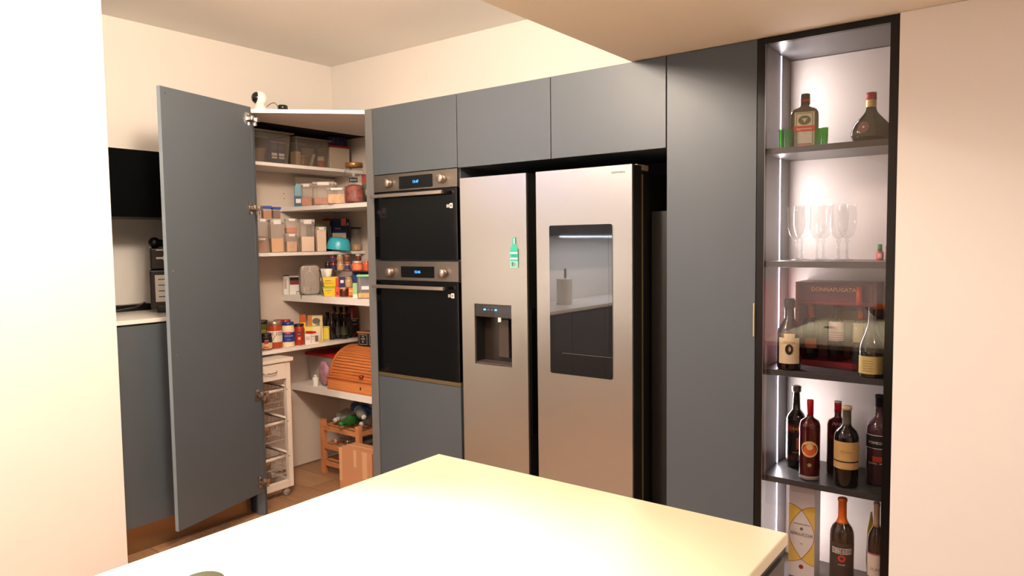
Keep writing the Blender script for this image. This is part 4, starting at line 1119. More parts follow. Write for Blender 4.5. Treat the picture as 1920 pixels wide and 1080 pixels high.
GCAP = mat('cap_gold', (186, 130, 60), 0.35, metal=0.6)
DLAB = mat('label_charcoal', (56, 56, 50), 0.6)
for i, (xc, yt, off, cap, lb) in enumerate(((621.5, 585, 0.07, mat('cap_grey', (120, 112, 104), 0.4), None), (632.5, 586, 0.06, GCAP, DLAB), (644.5, 586.5, 0.03, GCAP, mat('label_moss', (74, 78, 50), 0.6)), (653.5, 588, 0.05, BLACK, DLAB))):
    x, y, W, H = spot(xc - 7.5, xc + 7.5, yt, Z5, None, off, None, ('X', -3.68))
    small_bottle(x, y, Z5, W / 2, H, ['dark bottle with a grey cap nearest the cream box', 'dark bottle with a gold cap and plain charcoal label', 'dark bottle with a gold cap and moss green label, foremost', 'dark bottle with a black cap beside the red bottle'][i], 'dark bottles at the end of the lower left shelf', cap, lb)
for i, xc in enumerate((614, 627, 639, 650)):
    x, y, W, H = spot(xc - 8, xc + 8, (586, 575, 576, 575)[i], Z5, None, 0.17, None, ('X', -3.68))
    small_bottle(x, y, Z5, W / 2, H, ['short black bottle in the back row nearest the cream box', 'second black bottle of the back row behind the grey cap', 'third black bottle of the back row behind the gold caps', 'last black bottle of the back row beside the red bottle'][i], 'back row of black bottles', BLACK)
x, y, W, H = spot(656.5, 679, 573, Z5, None, 0.06, None, ('X', -3.68))
x, y = x, min(y, 3.19)
t = thing('sauce_bottle', 'big dark red sauce bottle with a black label beside the tea caddy', 'bottle', (x, y, Z5), facecam(x, y))
R = W / 2
MB().lathe([(R * 0.92, 0), (R, 0.008), (R, H * 0.6), (R * 0.93, H * 0.78), (R * 0.72, H * 0.92), (R * 0.5, H)], 28).build('body', mat('passata', (112, 18, 14), 0.15, coat=0.6), t)
wlabel(t, R, H * 0.12, H * 0.60, 1.4, mat('label_brown_black', (44, 20, 16), 0.6))
wlabel(t, R + 0.0005, H * 0.58, H * 0.60, 1.4, PAPER)
text('CIRIO', 0.014, WHITEI, t, (0.25, 0, H * 0.53), wrap=R + 0.0018)
text('Rustica', 0.016, PAPER, t, (0.15, 0, H * 0.42), wrap=R + 0.0018, shear=0.25)
MB().shell(R + 0.0016, -0.35, -0.05, H * 0.24, H * 0.33).build('label_mark', mat('label_lime', (150, 160, 70), 0.6), t)

# ------------------------------------------------------------------ bread shelf (z 0.572)
Z6 = 0.572
# bamboo roll-top bread box: front runs along the shelf
bx0, bx1, by0 = -3.64, -3.06, 2.862
t = thing('bread_box', 'bamboo roll top bread box with slatted lid and knob', 'bread box', ((bx0 + bx1) / 2, by0, Z6), 0)
hw = (bx1 - bx0) / 2
B(-hw, hw, 0.0, 0.25, 0.0, 0.078).build('base', WOODR, t, bevel=0.002)
B(-hw + 0.012, hw - 0.012, -0.0015, 0.0, 0.010, 0.060).build('drawer', mat('bamboo_light', (222, 142, 84), 0.5, vary=0.12, vscale=6, stretch=(1.2, 9, 22)), t)
B(-hw - 0.004, hw + 0.004, -0.008, 0.25, 0.078, 0.086).build('ledge', WOODR, t, bevel=0.001)
B(0.020, 0.030, -0.0025, -0.0014, 0.028, 0.046).build('finger_hole', INK, t)
rad = 0.172
prof = []
for i in range(15):
    a = PI - (PI / 2) * i / 14
    prof.append((0.21 + 0.19 * math.cos(a) * 1.0, 0.086 + rad * math.sin(a)))
for sgn in (-1, 1):
    xx = -hw + 0.004 if sgn < 0 else hw - 0.018
    vs = [(xx, yv - 0.003, zv + 0.004) for yv, zv in prof] + [(xx, 0.25, prof[-1][1] + 0.004), (xx, 0.25, 0.086)]
    n = len(vs)
    vs2 = vs + [(v[0] + 0.014, v[1], v[2]) for v in vs]
    MB().add(vs2, [tuple(range(n)), tuple(range(2 * n - 1, n - 1, -1))] + [((i + 1) % n, i, n + i, n + (i + 1) % n) for i in range(n)]).build('end_cheek', WOODR, t)
for i in range(14):
    (ya, za), (yb_, zb_) = prof[i], prof[i + 1]
    dx, dz = yb_ - ya, zb_ - za
    l = math.hypot(dx, dz)
    nx, nz = -dz / l * 0.006, dx / l * 0.006
    ga = 0.22 if i % 2 else 0.12
    a_ = (ya + dx * ga * 0.5, za + dz * ga * 0.5)
    b_ = (yb_ - dx * ga * 0.5, zb_ - dz * ga * 0.5)
    vs = [(xx, q[0] + o_[0], q[1] + o_[1]) for xx in (-hw + 0.018, hw - 0.018) for q, o_ in ((a_, (0, 0)), (b_, (0, 0)), (b_, (-nx - 0.0, -nz)), (a_, (-nx, -nz)))]
    MB().add(vs, [(0, 1, 2, 3), (7, 6, 5, 4), (0, 4, 5, 1), (1, 5, 6, 2), (2, 6, 7, 3), (3, 7, 4, 0)]).build('slat', WOODR, t, bevel=0.0015, seg=1)
B(-hw + 0.004, hw - 0.004, 0.21, 0.25, 0.086 + rad - 0.004, 0.086 + rad + 0.004).build('top_board', WOODR, t)
MB().lathe([(0.008, 0), (0.007, 0.008), (0.013, 0.014), (0.013, 0.020), (0.001, 0.024)], 20).build('knob', mat('knob_brown', (120, 58, 30), 0.35), t, loc=(0.022, 0.022, 0.108), rot=(PI / 2, 0, 0))
TOPZ = Z6 + 0.086 + rad + 0.004
# tea caddy on it
t = thing('tea_caddy', 'black tea box with two framed labels and a wooden lid on the bread box', 'tea box', (-3.465, 3.085, TOPZ + 0.0006), math.radians(8))
B(-0.085, 0.085, -0.035, 0.035, 0, 0.078).build('body', BLACK, t, bevel=0.001)
B(-0.089, 0.089, -0.040, 0.040, 0.0785, 0.090).build('lid', mat('caddy_wood', (176, 122, 80), 0.5, vary=0.1, vscale=20), t, bevel=0.001)
for cx in (-0.042, 0.042):
    f = B(cx - 0.034, cx + 0.034, -0.0358, -0.035, 0.006, 0.072).build('frame_label', mat('label_silver', (150, 146, 140), 0.5), t)
    B(cx - 0.030, cx + 0.030, -0.0364, -0.0358, 0.010, 0.068).build('label_field', INK, f)
    text('THE', 0.010, WHITEI, f, (cx, -0.0368, 0.058), depth=0.0002)
    text('LOVE' if cx < 0 else 'GREEN', 0.013, WHITEI, f, (cx, -0.0368, 0.043), depth=0.0002)
    text('&', 0.018, WHITEI, f, (cx, -0.0368, 0.026), depth=0.0002)
# red lidded plastic box
t = thing('storage_box', 'big clear storage box with a red lid behind the bread box', 'storage box', (-3.845, 3.085, Z6), 0)
canh = 0.175
vs = [(-0.12, -0.10, 0), (0.12, -0.10, 0), (0.12, 0.10, 0), (-0.12, 0.10, 0), (-0.135, -0.115, canh), (0.135, -0.115, canh), (0.135, 0.115, canh), (-0.135, 0.115, canh)]
MB().add(vs, [(3, 2, 1, 0), (0, 1, 5, 4), (1, 2, 6, 5), (2, 3, 7, 6), (3, 0, 4, 7)]).build('body', clear('box_plastic', (240, 236, 232), 0.55, (232, 222, 214)), t, bevel=0.01)
B(-0.145, 0.145, -0.125, 0.125, canh, canh + 0.02).build('lid', mat('lid_scarlet', (186, 34, 28), 0.35), t, bevel=0.004)
B(-0.11, 0.10, -0.085, 0.09, 0.004, 0.13).build('contents', mat('paper_towel', (232, 222, 214), 0.8), t, bevel=0.02)
bm_ = MB().ball((0, 0, 0.075), 0.05, 12, 1.4)
o = bm_.build('plastic_bag', mat('bag_mauve', (176, 130, 150), 0.35, bump=1.0, bscale=30, vary=0.25, vscale=25), loc=(-3.715, 2.905, Z6 + 0.008))
o.scale = (0.9, 0.5, 1.1)
tex = bpy.data.textures.new('crumple', 'CLOUDS')
tex.noise_scale = 0.03
md = o.modifiers.new('crumple', 'DISPLACE')
md.texture = tex
md.strength = 0.035
tag(o, 'crumpled mauve plastic bag between the storage box and the bread box', 'bag')
t = thing('plastic_bottle', 'small white plastic bottle lying against the mauve bag', 'bottle', (-3.785, 2.885, Z6 + 0.0), 0)
MB().lathe([(0.018, 0), (0.02, 0.004), (0.02, 0.05), (0.012, 0.06)], 20).build('body', WHITEP, t)
MB().lathe([(0.011, 0.06), (0.011, 0.072), (0.001, 0.073)], 16).build('cap', WHITEP, t)

# ------------------------------------------------------------------ kitchen trolley on the pantry floor
cx0, cx1, cy0, cy1 = -3.96, -3.58, 2.275, 2.555
t = thing('kitchen_trolley', 'white wooden kitchen trolley with drawer, wire baskets and castors', 'trolley', (0, 0, 0))
TW = mat('trolley_white', (234, 222, 210), 0.45)
B(cx0 - 0.0, cx1 + 0.01, cy0 - 0.008, cy1 + 0.012, 0.800, 0.822).build('top', TW, t, bevel=0.003)
for xx in (cx0 + 0.002, cx1 - 0.032):
    for yy in (cy0 + 0.002, cy1 - 0.032):
        B(xx, xx + 0.03, yy, yy + 0.03, 0.052, 0.799).build('leg', TW, t, bevel=0.002)
B(cx1 - 0.02, cx1, cy0 + 0.034, cy1 - 0.034, 0.700, 0.795).build('drawer', TW, t, bevel=0.002)
B(cx0 + 0.03, cx1 - 0.024, cy0 + 0.034, cy1 - 0.034, 0.72, 0.79).build('drawer_box', TW, t)
MB().tube([(cx1, 2.36, 0.752), (cx1 + 0.016, 2.375, 0.748), (cx1 + 0.020, 2.41, 0.746), (cx1 + 0.016, 2.445, 0.748), (cx1, 2.46, 0.752)], 0.003, 6).build('drawer_handle', CHROME, t)
for z in (0.060,):
    B(cx1 - 0.028, cx1 - 0.002, cy0 + 0.033, cy1 - 0.033, z - 0.008, z + 0.035).build('rail', TW, t, bevel=0.002)
    B(cx0 + 0.004, cx0 + 0.028, cy0 + 0.033, cy1 - 0.033, z - 0.008, z + 0.035).build('rail', TW, t, bevel=0.002)
    for yy in (cy0 + 0.004, cy1 - 0.028):
        B(cx0 + 0.033, cx1 - 0.033, yy, yy + 0.024, z - 0.008, z + 0.035).build('rail', TW, t, bevel=0.002)
WIRE = mat('basket_wire', (150, 138, 126), 0.3, metal=0.8)
for zi, z in enumerate((0.648, 0.458, 0.252)):
    bk = MB()
    ya, yb2, xa, xb = cy0 + 0.036, cy1 - 0.036, cx0 + 0.036, cx1 - 0.02
    bk.tube([(xa, ya, z), (xb, ya, z), (xb, yb2, z), (xa, yb2, z), (xa, ya, z)], 0.0028, 6)
    bs = bk.build('basket', WIRE, t)
    MB().tube([(xb + 0.012, ya - 0.0, z - 0.012), (xb + 0.012, yb2 - 0.02, z - 0.012)], 0.0095, 10).build('basket_grip', TW, bs)
    MB().tube([(xa, yb2 + 0.008, z + 0.012), (xb, yb2 + 0.008, z + 0.004)], 0.008, 8).build('runner', TW, bs)
    MB().tube([(xb - 0.01, yb2 + 0.012, z - 0.004), (xb + 0.014, yb2 + 0.012, z - 0.010), (xb + 0.018, yb2 + 0.004, z - 0.014)], 0.004, 6).build('hook', CHROME, bs)
    wires = MB()
    nw = 9
    for k in range(nw):
        u = k / (nw - 1)
        yy = ya + (yb2 - ya) * u
        wires.tube([(xb, yy, z), (xb - 0.01, yy, z - 0.12), (xa + 0.01, yy, z - 0.12), (xa, yy, z)], 0.0014, 5)
        xx = xa + (xb - xa) * u
        wires.tube([(xx, ya, z), (xx, ya + 0.008, z - 0.12), (xx, yb2 - 0.008, z - 0.12), (xx, yb2, z)], 0.0014, 5)
    for dz in (0.04, 0.08, 0.118):
        wires.tube([(xa + 0.005, ya + 0.004, z - dz), (xb - 0.005, ya + 0.004, z - dz), (xb - 0.005, yb2 - 0.004, z - dz), (xa + 0.005, yb2 - 0.004, z - dz), (xa + 0.005, ya + 0.004, z - dz)], 0.0014, 5)
    o = wires.build('wire_mesh', mat('wire_white', (214, 200, 186), 0.4), bs)
    o['kind'] = 'stuff'
    bag = MB().ball((0, 0, 0.05), 0.062, 10, 0.75).build('paper_bag', mat(('bag_brown', 'bag_skin', 'bag_olive')[zi], ((160, 116, 84), (196, 146, 112), (150, 118, 78))[zi], 0.7, bump=0.8, bscale=20, vary=0.2, vscale=20), loc=(-3.72, 2.42, z - 0.116))
    bag.scale = (1.1, 0.95, 1.0)
    md = bag.modifiers.new('crumple', 'DISPLACE')
    md.texture = tex
    md.strength = 0.02
    tag(bag, ['brown bag of food in the top basket of the trolley', 'pale skin coloured bag in the middle basket of the trolley', 'olive brown bag in the bottom basket of the trolley'][zi], 'bag')
for xx in (cx0 + 0.02, cx1 - 0.018):
    for yy in (cy0 + 0.022, cy1 - 0.045):
        c = MB().lathe([(0.015, -0.009), (0.021, -0.007), (0.021, 0.007), (0.015, 0.009)], 24).build('castor', mat('castor_grey', (150, 142, 138), 0.4), t, loc=(xx, yy, 0.0215), rot=(0, PI / 2, 0))
        MB().tube([(0, 0, -0.0125), (0, 0, 0.0125)], 0.008, 12).build('castor_hub', ALU, c)
        B(xx - 0.005, xx + 0.005, yy - 0.008, yy + 0.008, 0.043, 0.052).build('castor_fork', ALU, t)

# ------------------------------------------------------------------ wooden rack with bottles
t = thing('wine_rack', 'three tier light wooden rack standing on the pantry floor', 'rack', (0, 0, 0))
rx0, rx1, ry0, ry1 = -3.775, -3.40, 2.90, 3.16
for xx in (rx0, rx1 - 0.032):
    for yy in (ry0, ry1 - 0.032):
        B(xx, xx + 0.032, yy, yy + 0.032, 0.0, 0.352).build('post', WOODP, t, bevel=0.002)
for z in (0.30, 0.180, 0.070):
    for yy in (ry0 + 0.004, ry1 - 0.02):
        B(rx0 + 0.033, rx1 - 0.033, yy, yy + 0.016, z - 0.014, z + 0.014).build('front_rail', WOODP, t, bevel=0.001)
    for xx in (rx0 + 0.006, rx1 - 0.026):
        B(xx, xx + 0.02, ry0 + 0.033, ry1 - 0.033, z - 0.014, z + 0.014).build('side_rail', WOODP, t, bevel=0.001)
for z in (0.082, 0.192, 0.312):
    for k in range(4):
        B(rx0 + 0.028, rx1 - 0.028, ry0 + 0.036 + k * 0.054, ry0 + 0.058 + k * 0.054, z, z + 0.006).build('shelf_slat', WOODP, t)


def lying(label, x, y, z, r, l, m, capm, group):
    t = thing('glass_bottle', label, 'bottle', (x, y, z), 0, group)
    MB().lathe([(r * 0.9, 0), (r, 0.006), (r, l * 0.6), (r * 0.38, l * 0.78), (r * 0.34, l * 0.96)], 24).build('body', m, t, rot=(PI / 2, 0, 0))
    MB().lathe([(r * 0.46, l * 0.95), (r * 0.46, l), (0.001, l)], 20).build('cap', capm, t, rot=(PI / 2, 0, 0))


lying('glass bottle lying on the middle tier with a pink cap forward', -3.63, 3.09, 0.198 + 0.031, 0.03, 0.19, clear('bottle_clear', (214, 214, 206), 0.12), mat('cap_pink', (206, 140, 130), 0.5), 'bottles lying on the rack')
lying('glass bottle lying on the middle tier with a silver cap forward', -3.545, 3.10, 0.198 + 0.034, 0.033, 0.18, MATS['bottle_clear'], CHROME, 'bottles lying on the rack')
lying('dark bottle lying on the middle tier against the side post', -3.465, 3.10, 0.198 + 0.031, 0.03, 0.17, mat('glass_grey', (90, 88, 84), 0.1, coat=0.4), CHROME, 'bottles lying on the rack')
# bag of empty plastic bottles on top
PG = {'clear': clear('pet_clear', (226, 232, 228), 0.3, (206, 208, 200)), 'green': clear('pet_green', (120, 200, 120), 0.55, (58, 130, 62)), 'blue': clear('pet_blue', (110, 160, 210), 0.6, (36, 78, 130))}
z = 0.325
for i, (px, py, pz, col, ang, lab) in enumerate(((-3.70, 3.02, 0.035, 'clear', 0.5, 'empty clear plastic bottle at the far end of the heap'), (-3.62, 3.05, 0.036, 'clear', -0.3, 'empty clear plastic bottle low in the heap beside the green one'), (-3.55, 2.98, 0.036, 'green', 0.15, 'empty green plastic bottle at the front of the heap'), (-3.47, 3.05, 0.036, 'clear', 0.4, 'empty clear plastic bottle low in the heap near the cardboard box'), (-3.58, 3.10, 0.102, 'green', 1.2, 'empty green plastic bottle in the upper layer of the heap'), (-3.50, 3.03, 0.105, 'blue', 1.45, 'empty blue plastic bottle on top of the heap'), (-3.44, 2.96, 0.10, 'clear', 1.0, 'empty clear plastic bottle in the upper layer near the jamb'))):
    t = thing('plastic_bottle', lab, 'bottle', (px, py, z + pz), ang, 'empty plastic bottles heaped on the rack')
    r = 0.032
    MB().lathe([(r * 0.8, -0.11), (r, -0.10), (r, -0.05), (r * 0.86, -0.04), (r, -0.03), (r, 0.04), (r * 0.4, 0.085), (r * 0.36, 0.10)], 20).build('body', PG[col], t, rot=(PI / 2, 0, 0))
    MB().lathe([(r * 0.45, 0.10), (r * 0.45, 0.115), (0.001, 0.116)], 16).build('cap', mat('cap_' + col, {'clear': (200, 200, 200), 'green': (40, 130, 60), 'blue': (30, 70, 150)}[col], 0.4), t, rot=(PI / 2, 0, 0))

# cardboard box
t = thing('cardboard_box', 'tall brown cardboard box standing in front of the wooden rack', 'cardboard box', (-3.285, 2.865, 0), math.radians(3))
B(-0.135, 0.14, -0.10, 0.03, 0, 0.262).build('box', CARDB, t, bevel=0.002)
B(-0.012, 0.012, -0.1005, -0.10, 0.16, 0.262).build('tape', mat('tape_tan', (214, 166, 126), 0.35), t)
B(-0.135, -0.110, -0.1006, -0.10, 0.06, 0.262).build('tape', MATS['tape_tan'], t)
B(0.06, 0.10, -0.1006, -0.10, 0.10, 0.262).build('tape', MATS['tape_tan'], t)
for k in (0,):
    B(-0.134, 0.139, -0.038, -0.032, 0.2622, 0.2635).build('flap_edge', mat('flap_edge', (226, 178, 142), 0.6), t)

# ------------------------------------------------------------------ display cabinet contents
A_, B_, C_, D_, E_ = SHZ


def dspot(xa, xb, yt, z, Y):
    """thing whose axis stands at depth Y"""
    p = at((xa + xb) / 2, yt, Y=Y)
    return p.x, Y, (xb - xa) * mpp(p), p.z - z


def wine(name, label, x, y, z, r, h, m, prof='bordeaux', capm=None, caph=0.2, group=None, labs=(), txt=(), rz=None, cat='bottle', sx=1, sy=1, neckm=None):
    t = thing(name, label, cat, (x, y, z), facecam(x, y) if rz is None else rz, group)
    P = {'bordeaux': [(.88, 0), (1, .02), (1, .60), (.96, .65), (.80, .70), (.45, .75), (.34, .79), (.33, .96), (.38, .965), (.38, .99), (.3, 1)],
         'square': [(.92, 0), (1, .02), (1, .66), (.97, .70), (.86, .74), (.36, .78), (.32, .80), (.32, .99), (.28, 1)],
         'port': [(.88, 0), (1, .02), (1, .56), (.97, .61), (.80, .66), (.44, .71), (.40, .78), (.36, .92), (.46, .93), (.46, .99), (.36, 1)],
         'belly': [(.60, 0), (.80, .03), (1, .17), (1, .26), (.88, .40), (.50, .55), (.32, .63), (.26, .70), (.24, .99), (.2, 1)],
         'jug': [(.9, 0), (1, .03), (1, .50), (.94, .57), (.62, .66), (.42, .72), (.38, .82), (.36, .85), (.44, .88), (.46, .96), (.36, 1)],
         'slope': [(.9, 0), (1, .02), (1, .42), (.90, .50), (.55, .64), (.34, .76), (.28, .88), (.3, .98), (.3, 1)]}[prof]
    MB().lathe([(r * a, h * b) for a, b in P], 32, sx=sx, sy=sy).build('body', m, t)
    if capm:
        q = [(a, b) for a, b in P if b > 1 - caph]
        (a0, b0), (a1, b1) = [(u, v) for u, v in zip(P, P[1:]) if u[1] <= 1 - caph <= v[1]][-1]
        r0 = a0 + (a1 - a0) * (1 - caph - b0) / max(1e-6, b1 - b0)
        rr = [(r * r0 * 1.05, h * (1 - caph))] + [(r * a * 1.06, h * b + 0.0006) for a, b in q] + [(0.001, h + 0.0008)]
        MB().lathe(rr, 28).build('capsule', capm, t)
    for (z0, z1, ha, lm) in labs:
        s = MB().shell(r + 0.0008, -ha, ha, h * z0, h * z1)
        s.v = [(a * sx, b * sy if sy != 1 else b, c) for a, b, c in s.v]
        s.build('label', lm, t)
    for (s_, size, zc, a, tm) in txt:
        text(s_, size, tm, t, (a, 0, h * zc), wrap=r + 0.0018)
    return t


# shelf A
x, y, W, H = dspot(1486, 1534, 176.5, A_, 2.80)
t = thing('liqueur_bottle', 'square dark green liqueur bottle with an orange banded label', 'bottle', (x, y, A_), facecam(x, y) - 0.05)
hw = W / 2
sh = [(-hw, 0), (hw, 0), (hw, H * 0.60)]
for i in range(7):
    a = PI / 2 * i / 6
    sh.append((hw * 0.55 + hw * 0.45 * math.cos(a), H * 0.60 + H * 0.13 * math.sin(a)))
sh += [(hw * 0.30, H * 0.76), (hw * 0.30, H * 0.80), (-hw * 0.30, H * 0.80), (-hw * 0.30, H * 0.76)]
for i in range(7):
    a = PI / 2 + PI / 2 * i / 6
    sh.append((-hw * 0.55 + hw * 0.45 * math.cos(a), H * 0.60 + H * 0.13 * math.sin(a)))
sh.append((-hw, H * 0.60))
MB().extr(sh, -0.026, 0.026).build('body', GREENB, t, bevel=0.007, seg=3)
MB().lathe([(hw * 0.30, H * 0.79), (hw * 0.36, H * 0.81), (hw * 0.36, H * 0.99), (hw * 0.3, H), (0.001, H)], 24).build('cap', mat('cap_olive', (54, 52, 30), 0.3, metal=0.4), t)
MB().lathe([(hw * 0.37, H * 0.86), (hw * 0.37, H * 0.89)], 24, caps=False).build('cap_band', REDI, t)
LGR = mat('label_sage', (150, 152, 110), 0.6)
B(-hw * 0.74, hw * 0.74, -0.0272, -0.0262, H * 0.03, H * 0.66).build('label', LGR, t)
B(-hw * 0.70, hw * 0.70, -0.0276, -0.0272, H * 0.04, H * 0.65).build('label', mat('label_frame', (208, 204, 172), 0.6), t)
B(-hw * 0.62, hw * 0.62, -0.0280, -0.0276, H * 0.05, H * 0.64).build('label', LGR, t)
B(-hw * 0.54, hw * 0.54, -0.0284, -0.0280, H * 0.06, H * 0.62).build('label', mat('label_pale', (214, 206, 186), 0.6), t)
MB().extr(ellipse(0, H * 0.505, hw * 0.46, H * 0.085), -0.0290, -0.0284).build('emblem', mat('emblem_green', (96, 106, 66), 0.6), t)
MB().extr([(0, H * 0.46), (-hw * 0.1, H * 0.50), (-hw * 0.28, H * 0.56), (-hw * 0.12, H * 0.53), (0, H * 0.55), (hw * 0.12, H * 0.53), (hw * 0.28, H * 0.56), (hw * 0.1, H * 0.50)], -0.0294, -0.0290).build('emblem', mat('emblem_light', (196, 200, 150), 0.6), t)
B(-hw * 0.76, hw * 0.76, -0.0292, -0.0284, H * 0.30, H * 0.405).build('band', mat('band_orange', (204, 78, 46), 0.6), t)
text('Jägermeister', 0.0105, WHITEI, t, (0, -0.0298, H * 0.352), depth=0.0002)
B(-hw * 0.5, hw * 0.5, -0.029, -0.0284, H * 0.065, H * 0.085).build('band', MATS['band_orange'], t)
text('mm', 0.006, REDI, t, (0, -0.0290, H * 0.27), depth=0.0002)
GG = clear('green_glass', (110, 240, 100), 0.35, (40, 170, 50), ior=1.5)
for i, (xa, xb, yt, Y) in enumerate(((1461, 1472, 243, 2.76), (1472, 1484.5, 243, 2.745), (1528, 1540, 241, 2.765), (1540, 1553, 239.5, 2.74))):
    x, y, W, H = dspot(xa, xb, yt, A_, Y)
    t = thing('shot_glass', ['green shot glass beside the light strip, outermost', 'green shot glass touching the liqueur bottle on the light strip side', 'green shot glass touching the liqueur bottle on its right', 'green shot glass furthest from the light strip'][i], 'glass', (x, y, A_), 0, 'green shot glasses')
    r = W / 2
    MB().lathe([(r * 0.80, 0), (r * 0.84, 0.002), (r, H), (r * 0.92, H), (r * 0.76, 0.008), (0.001, 0.008)], 24).build('body', GG, t)
x, y, W, H = dspot(1600, 1668, 174, A_, 2.84)
t = wine('wine_flask', 'round bellied dark wine flask with a red and gold neck', x, y, A_, W / 2, H, GREENB, 'belly', None, group=None, sy=0.5)
r = W / 2
MB().lathe([(r * .27, H * .72), (r * .265, H * .86)], 24, caps=False).build('neck_foil', mat('foil_gold', (214, 180, 116), 0.4, metal=0.4), t)
MB().lathe([(r * .27, H * .86), (r * .265, H * 1.0), (0.001, H * 1.002)], 24).build('capsule', mat('capsule_rose', (184, 52, 66), 0.4), t)
MB().extr(ellipse(0, 0, 0.018, 0.021), -0.001, 0.0).build('seal', mat('seal_rose', (140, 98, 88), 0.5), t, loc=(-r * 0.36, -r * 0.455, H * 0.33), rot=(-0.30, 0, -0.25))
MB().extr([(-0.004, 0), (0, -0.005), (0.004, 0), (0, 0.005)], -0.0016, 0.0).build('seal_mark', WHITEI, t, loc=(-r * 0.36, -r * 0.458, H * 0.33), rot=(-0.30, 0, -0.25))

# shelf B: six champagne flutes and miniatures
fl = None
FL = [(1494.5, 2.765), (1533.5, 2.765), (1573.5, 2.765), (1504.5, 2.86), (1545, 2.86), (1589, 2.86)]
for i, (xc, Y) in enumerate(FL):
    x, y, W, H = dspot(xc - 16.5, xc + 16.5, 386 if Y < 2.8 else 391, B_, Y)
    if fl is None:
        fh, r = H, W / 2
        t = thing('champagne_flute', '', 'glass', (x, y, B_), 0, 'champagne flutes')
        pr = [(.22, .40), (.50, .425), (.74, .48), (.90, .57), (1.0, .70), (.98, .85), (.92, 1.0)]
        inn = [(a - 0.05, b) for a, b in reversed(pr)][:-1]
        MB().lathe([(0.001, fh * .40)] + [(r * a, fh * b) for a, b in pr], 32, caps=False).build('bowl', clear('flute_glass', (250, 250, 250), 0.06, (252, 250, 248), gloss=0.03, ior=1.62), t)
        MB().lathe([(.001, fh * .0), (r * .88, 0.0), (r * .88, 0.002), (r * .35, fh * .03), (r * .13, fh * .06), (r * .12, fh * .12), (r * .18, fh * .16), (r * .11, fh * .22), (r * .11, fh * .31), (r * .24, fh * .35), (r * .14, fh * .38), (r * .22, fh * .40)], 28, caps=False).build('stem', MATS['flute_glass'], t)
        fl = t
    else:
        t = fl.copy()
        COL.objects.link(t)
        for ch in fl.children:
            c = ch.copy()
            c.parent = t
            COL.objects.link(c)
        t.location = (x, y, B_)
    t['label'] = ['front row flute nearest the light strip', 'middle champagne flute of the front row', 'front row flute furthest from the light strip', 'back row flute nearest the light strip', 'middle champagne flute of the back row', 'back row flute furthest from the light strip'][i]
x, y, W, H = dspot(1643.5, 1656.5, 458, B_, 2.90)
t = thing('miniature_bottle', 'tiny bright red bottle with a green cap behind the glass', 'bottle', (x, y, B_), facecam(x, y))
MB().lathe([(W * .45, 0), (W * .5, 0.004), (W * .5, H * .5), (W * .3, H * .58)], 20).build('body', mat('mini_red', (232, 66, 60), 0.3), t)
MB().lathe([(W * .32, H * .56), (W * .3, H), (0.001, H)], 20).build('cap', mat('mini_green', (40, 130, 76), 0.4), t)
wlabel(t, W * .5, H * .15, H * .42, 0.5, WHITEI)
x, y, W, H = dspot(1656, 1668, 447, B_, 2.86)
t = thing('miniature_bottle', 'tiny brown bottle beside the red one at the cabinet side', 'bottle', (-0.477, 2.86, B_), 0)
MB().lathe([(0.012, 0), (0.014, 0.004), (0.014, 0.05), (0.006, 0.065)], 20).build('body', mat('mini_brown', (150, 104, 84), 0.25), t)
MB().lathe([(0.0065, 0.063), (0.0065, 0.085), (0.001, 0.086)], 20).build('cap', mat('mini_cap', (110, 84, 70), 0.4), t)

# shelf C: rum bottle, gift box of wines, bottle in front
x, y, W, H = dspot(1459.5, 1502, 559.5, C_, 2.735)
t = wine('rum_bottle', 'stout brown bottle with a portrait label, beside the light strip', x, y, C_, W / 2, H, mat('rum_brown', (30, 14, 10), 0.08, coat=0.6), 'jug', mat('stopper_black', (40, 34, 32), 0.3), 0.13,
         labs=[(.10, .46, 0.95, mat('label_parchment', (226, 208, 168), 0.6))])
R = W / 2
MB().shell(R + 0.0012, -0.45, 0.45, H * .44, H * .52).build('label', mat('label_parchment', (226, 208, 168)), t)
o = MB()
vs = [(0, -R - 0.0024, H * .30)]
for k in range(20):
    a = 2 * PI * k / 20
    xx = 0.014 * math.cos(a)
    vs.append((xx, -math.sqrt((R + 0.0022) ** 2 - xx * xx), H * .30 + 0.020 * math.sin(a)))
o.add(vs, [(0, k + 1, (k + 1) % 20 + 1) for k in range(20)]).build('portrait', mat('portrait_dark', (40, 26, 20), 0.6), t)
MB().extr(ellipse(0.002, H * .305, 0.0045, 0.009), -R - 0.0034, -R - 0.0026).build('portrait_face', mat('portrait_face', (196, 160, 130), 0.6), t)
for k in range(3):
    MB().shell(R + 0.0014, -0.5, 0.5, H * (.405 - k * .012), H * (.409 - k * .012)).build('label_line', mat('line_brown', (130, 110, 80), 0.6), t)
gx0, gx1 = at(1491, 600, Y=2.86).x, at(1643, 600, Y=2.86).x
gh = at(1491, 528, Y=2.86).z - C_
t = thing('wine_gift_box', 'large dark red gift case of wines with gold lettering', 'gift box', ((gx0 + gx1) / 2, 2.86, C_), 0)
hw = (gx1 - gx0) / 2
GB = mat('gift_maroon', (96, 38, 42), 0.4)
GR_ = mat('gift_red', (128, 16, 32), 0.35)
B(-hw, hw, 0.118, 0.128, 0, gh).build('back', GB, t)
B(-hw, -hw + 0.014, 0, 0.117, 0, gh).build('side', GR_, t)
B(hw - 0.014, hw, 0, 0.117, 0, gh).build('side', GB, t)
B(-hw + 0.0145, hw - 0.0145, 0, 0.117, 0, 0.02).build('floor_board', GR_, t)
B(-hw + 0.0145, hw - 0.0145, 0, 0.117, gh - 0.008, gh).build('top_board', GB, t)
zt_ = at(1500, 563, Y=2.86).z - C_
B(-hw + 0.0145, hw - 0.0145, -0.002, 0.006, zt_, gh - 0.0085).build('title_panel', GB, t)
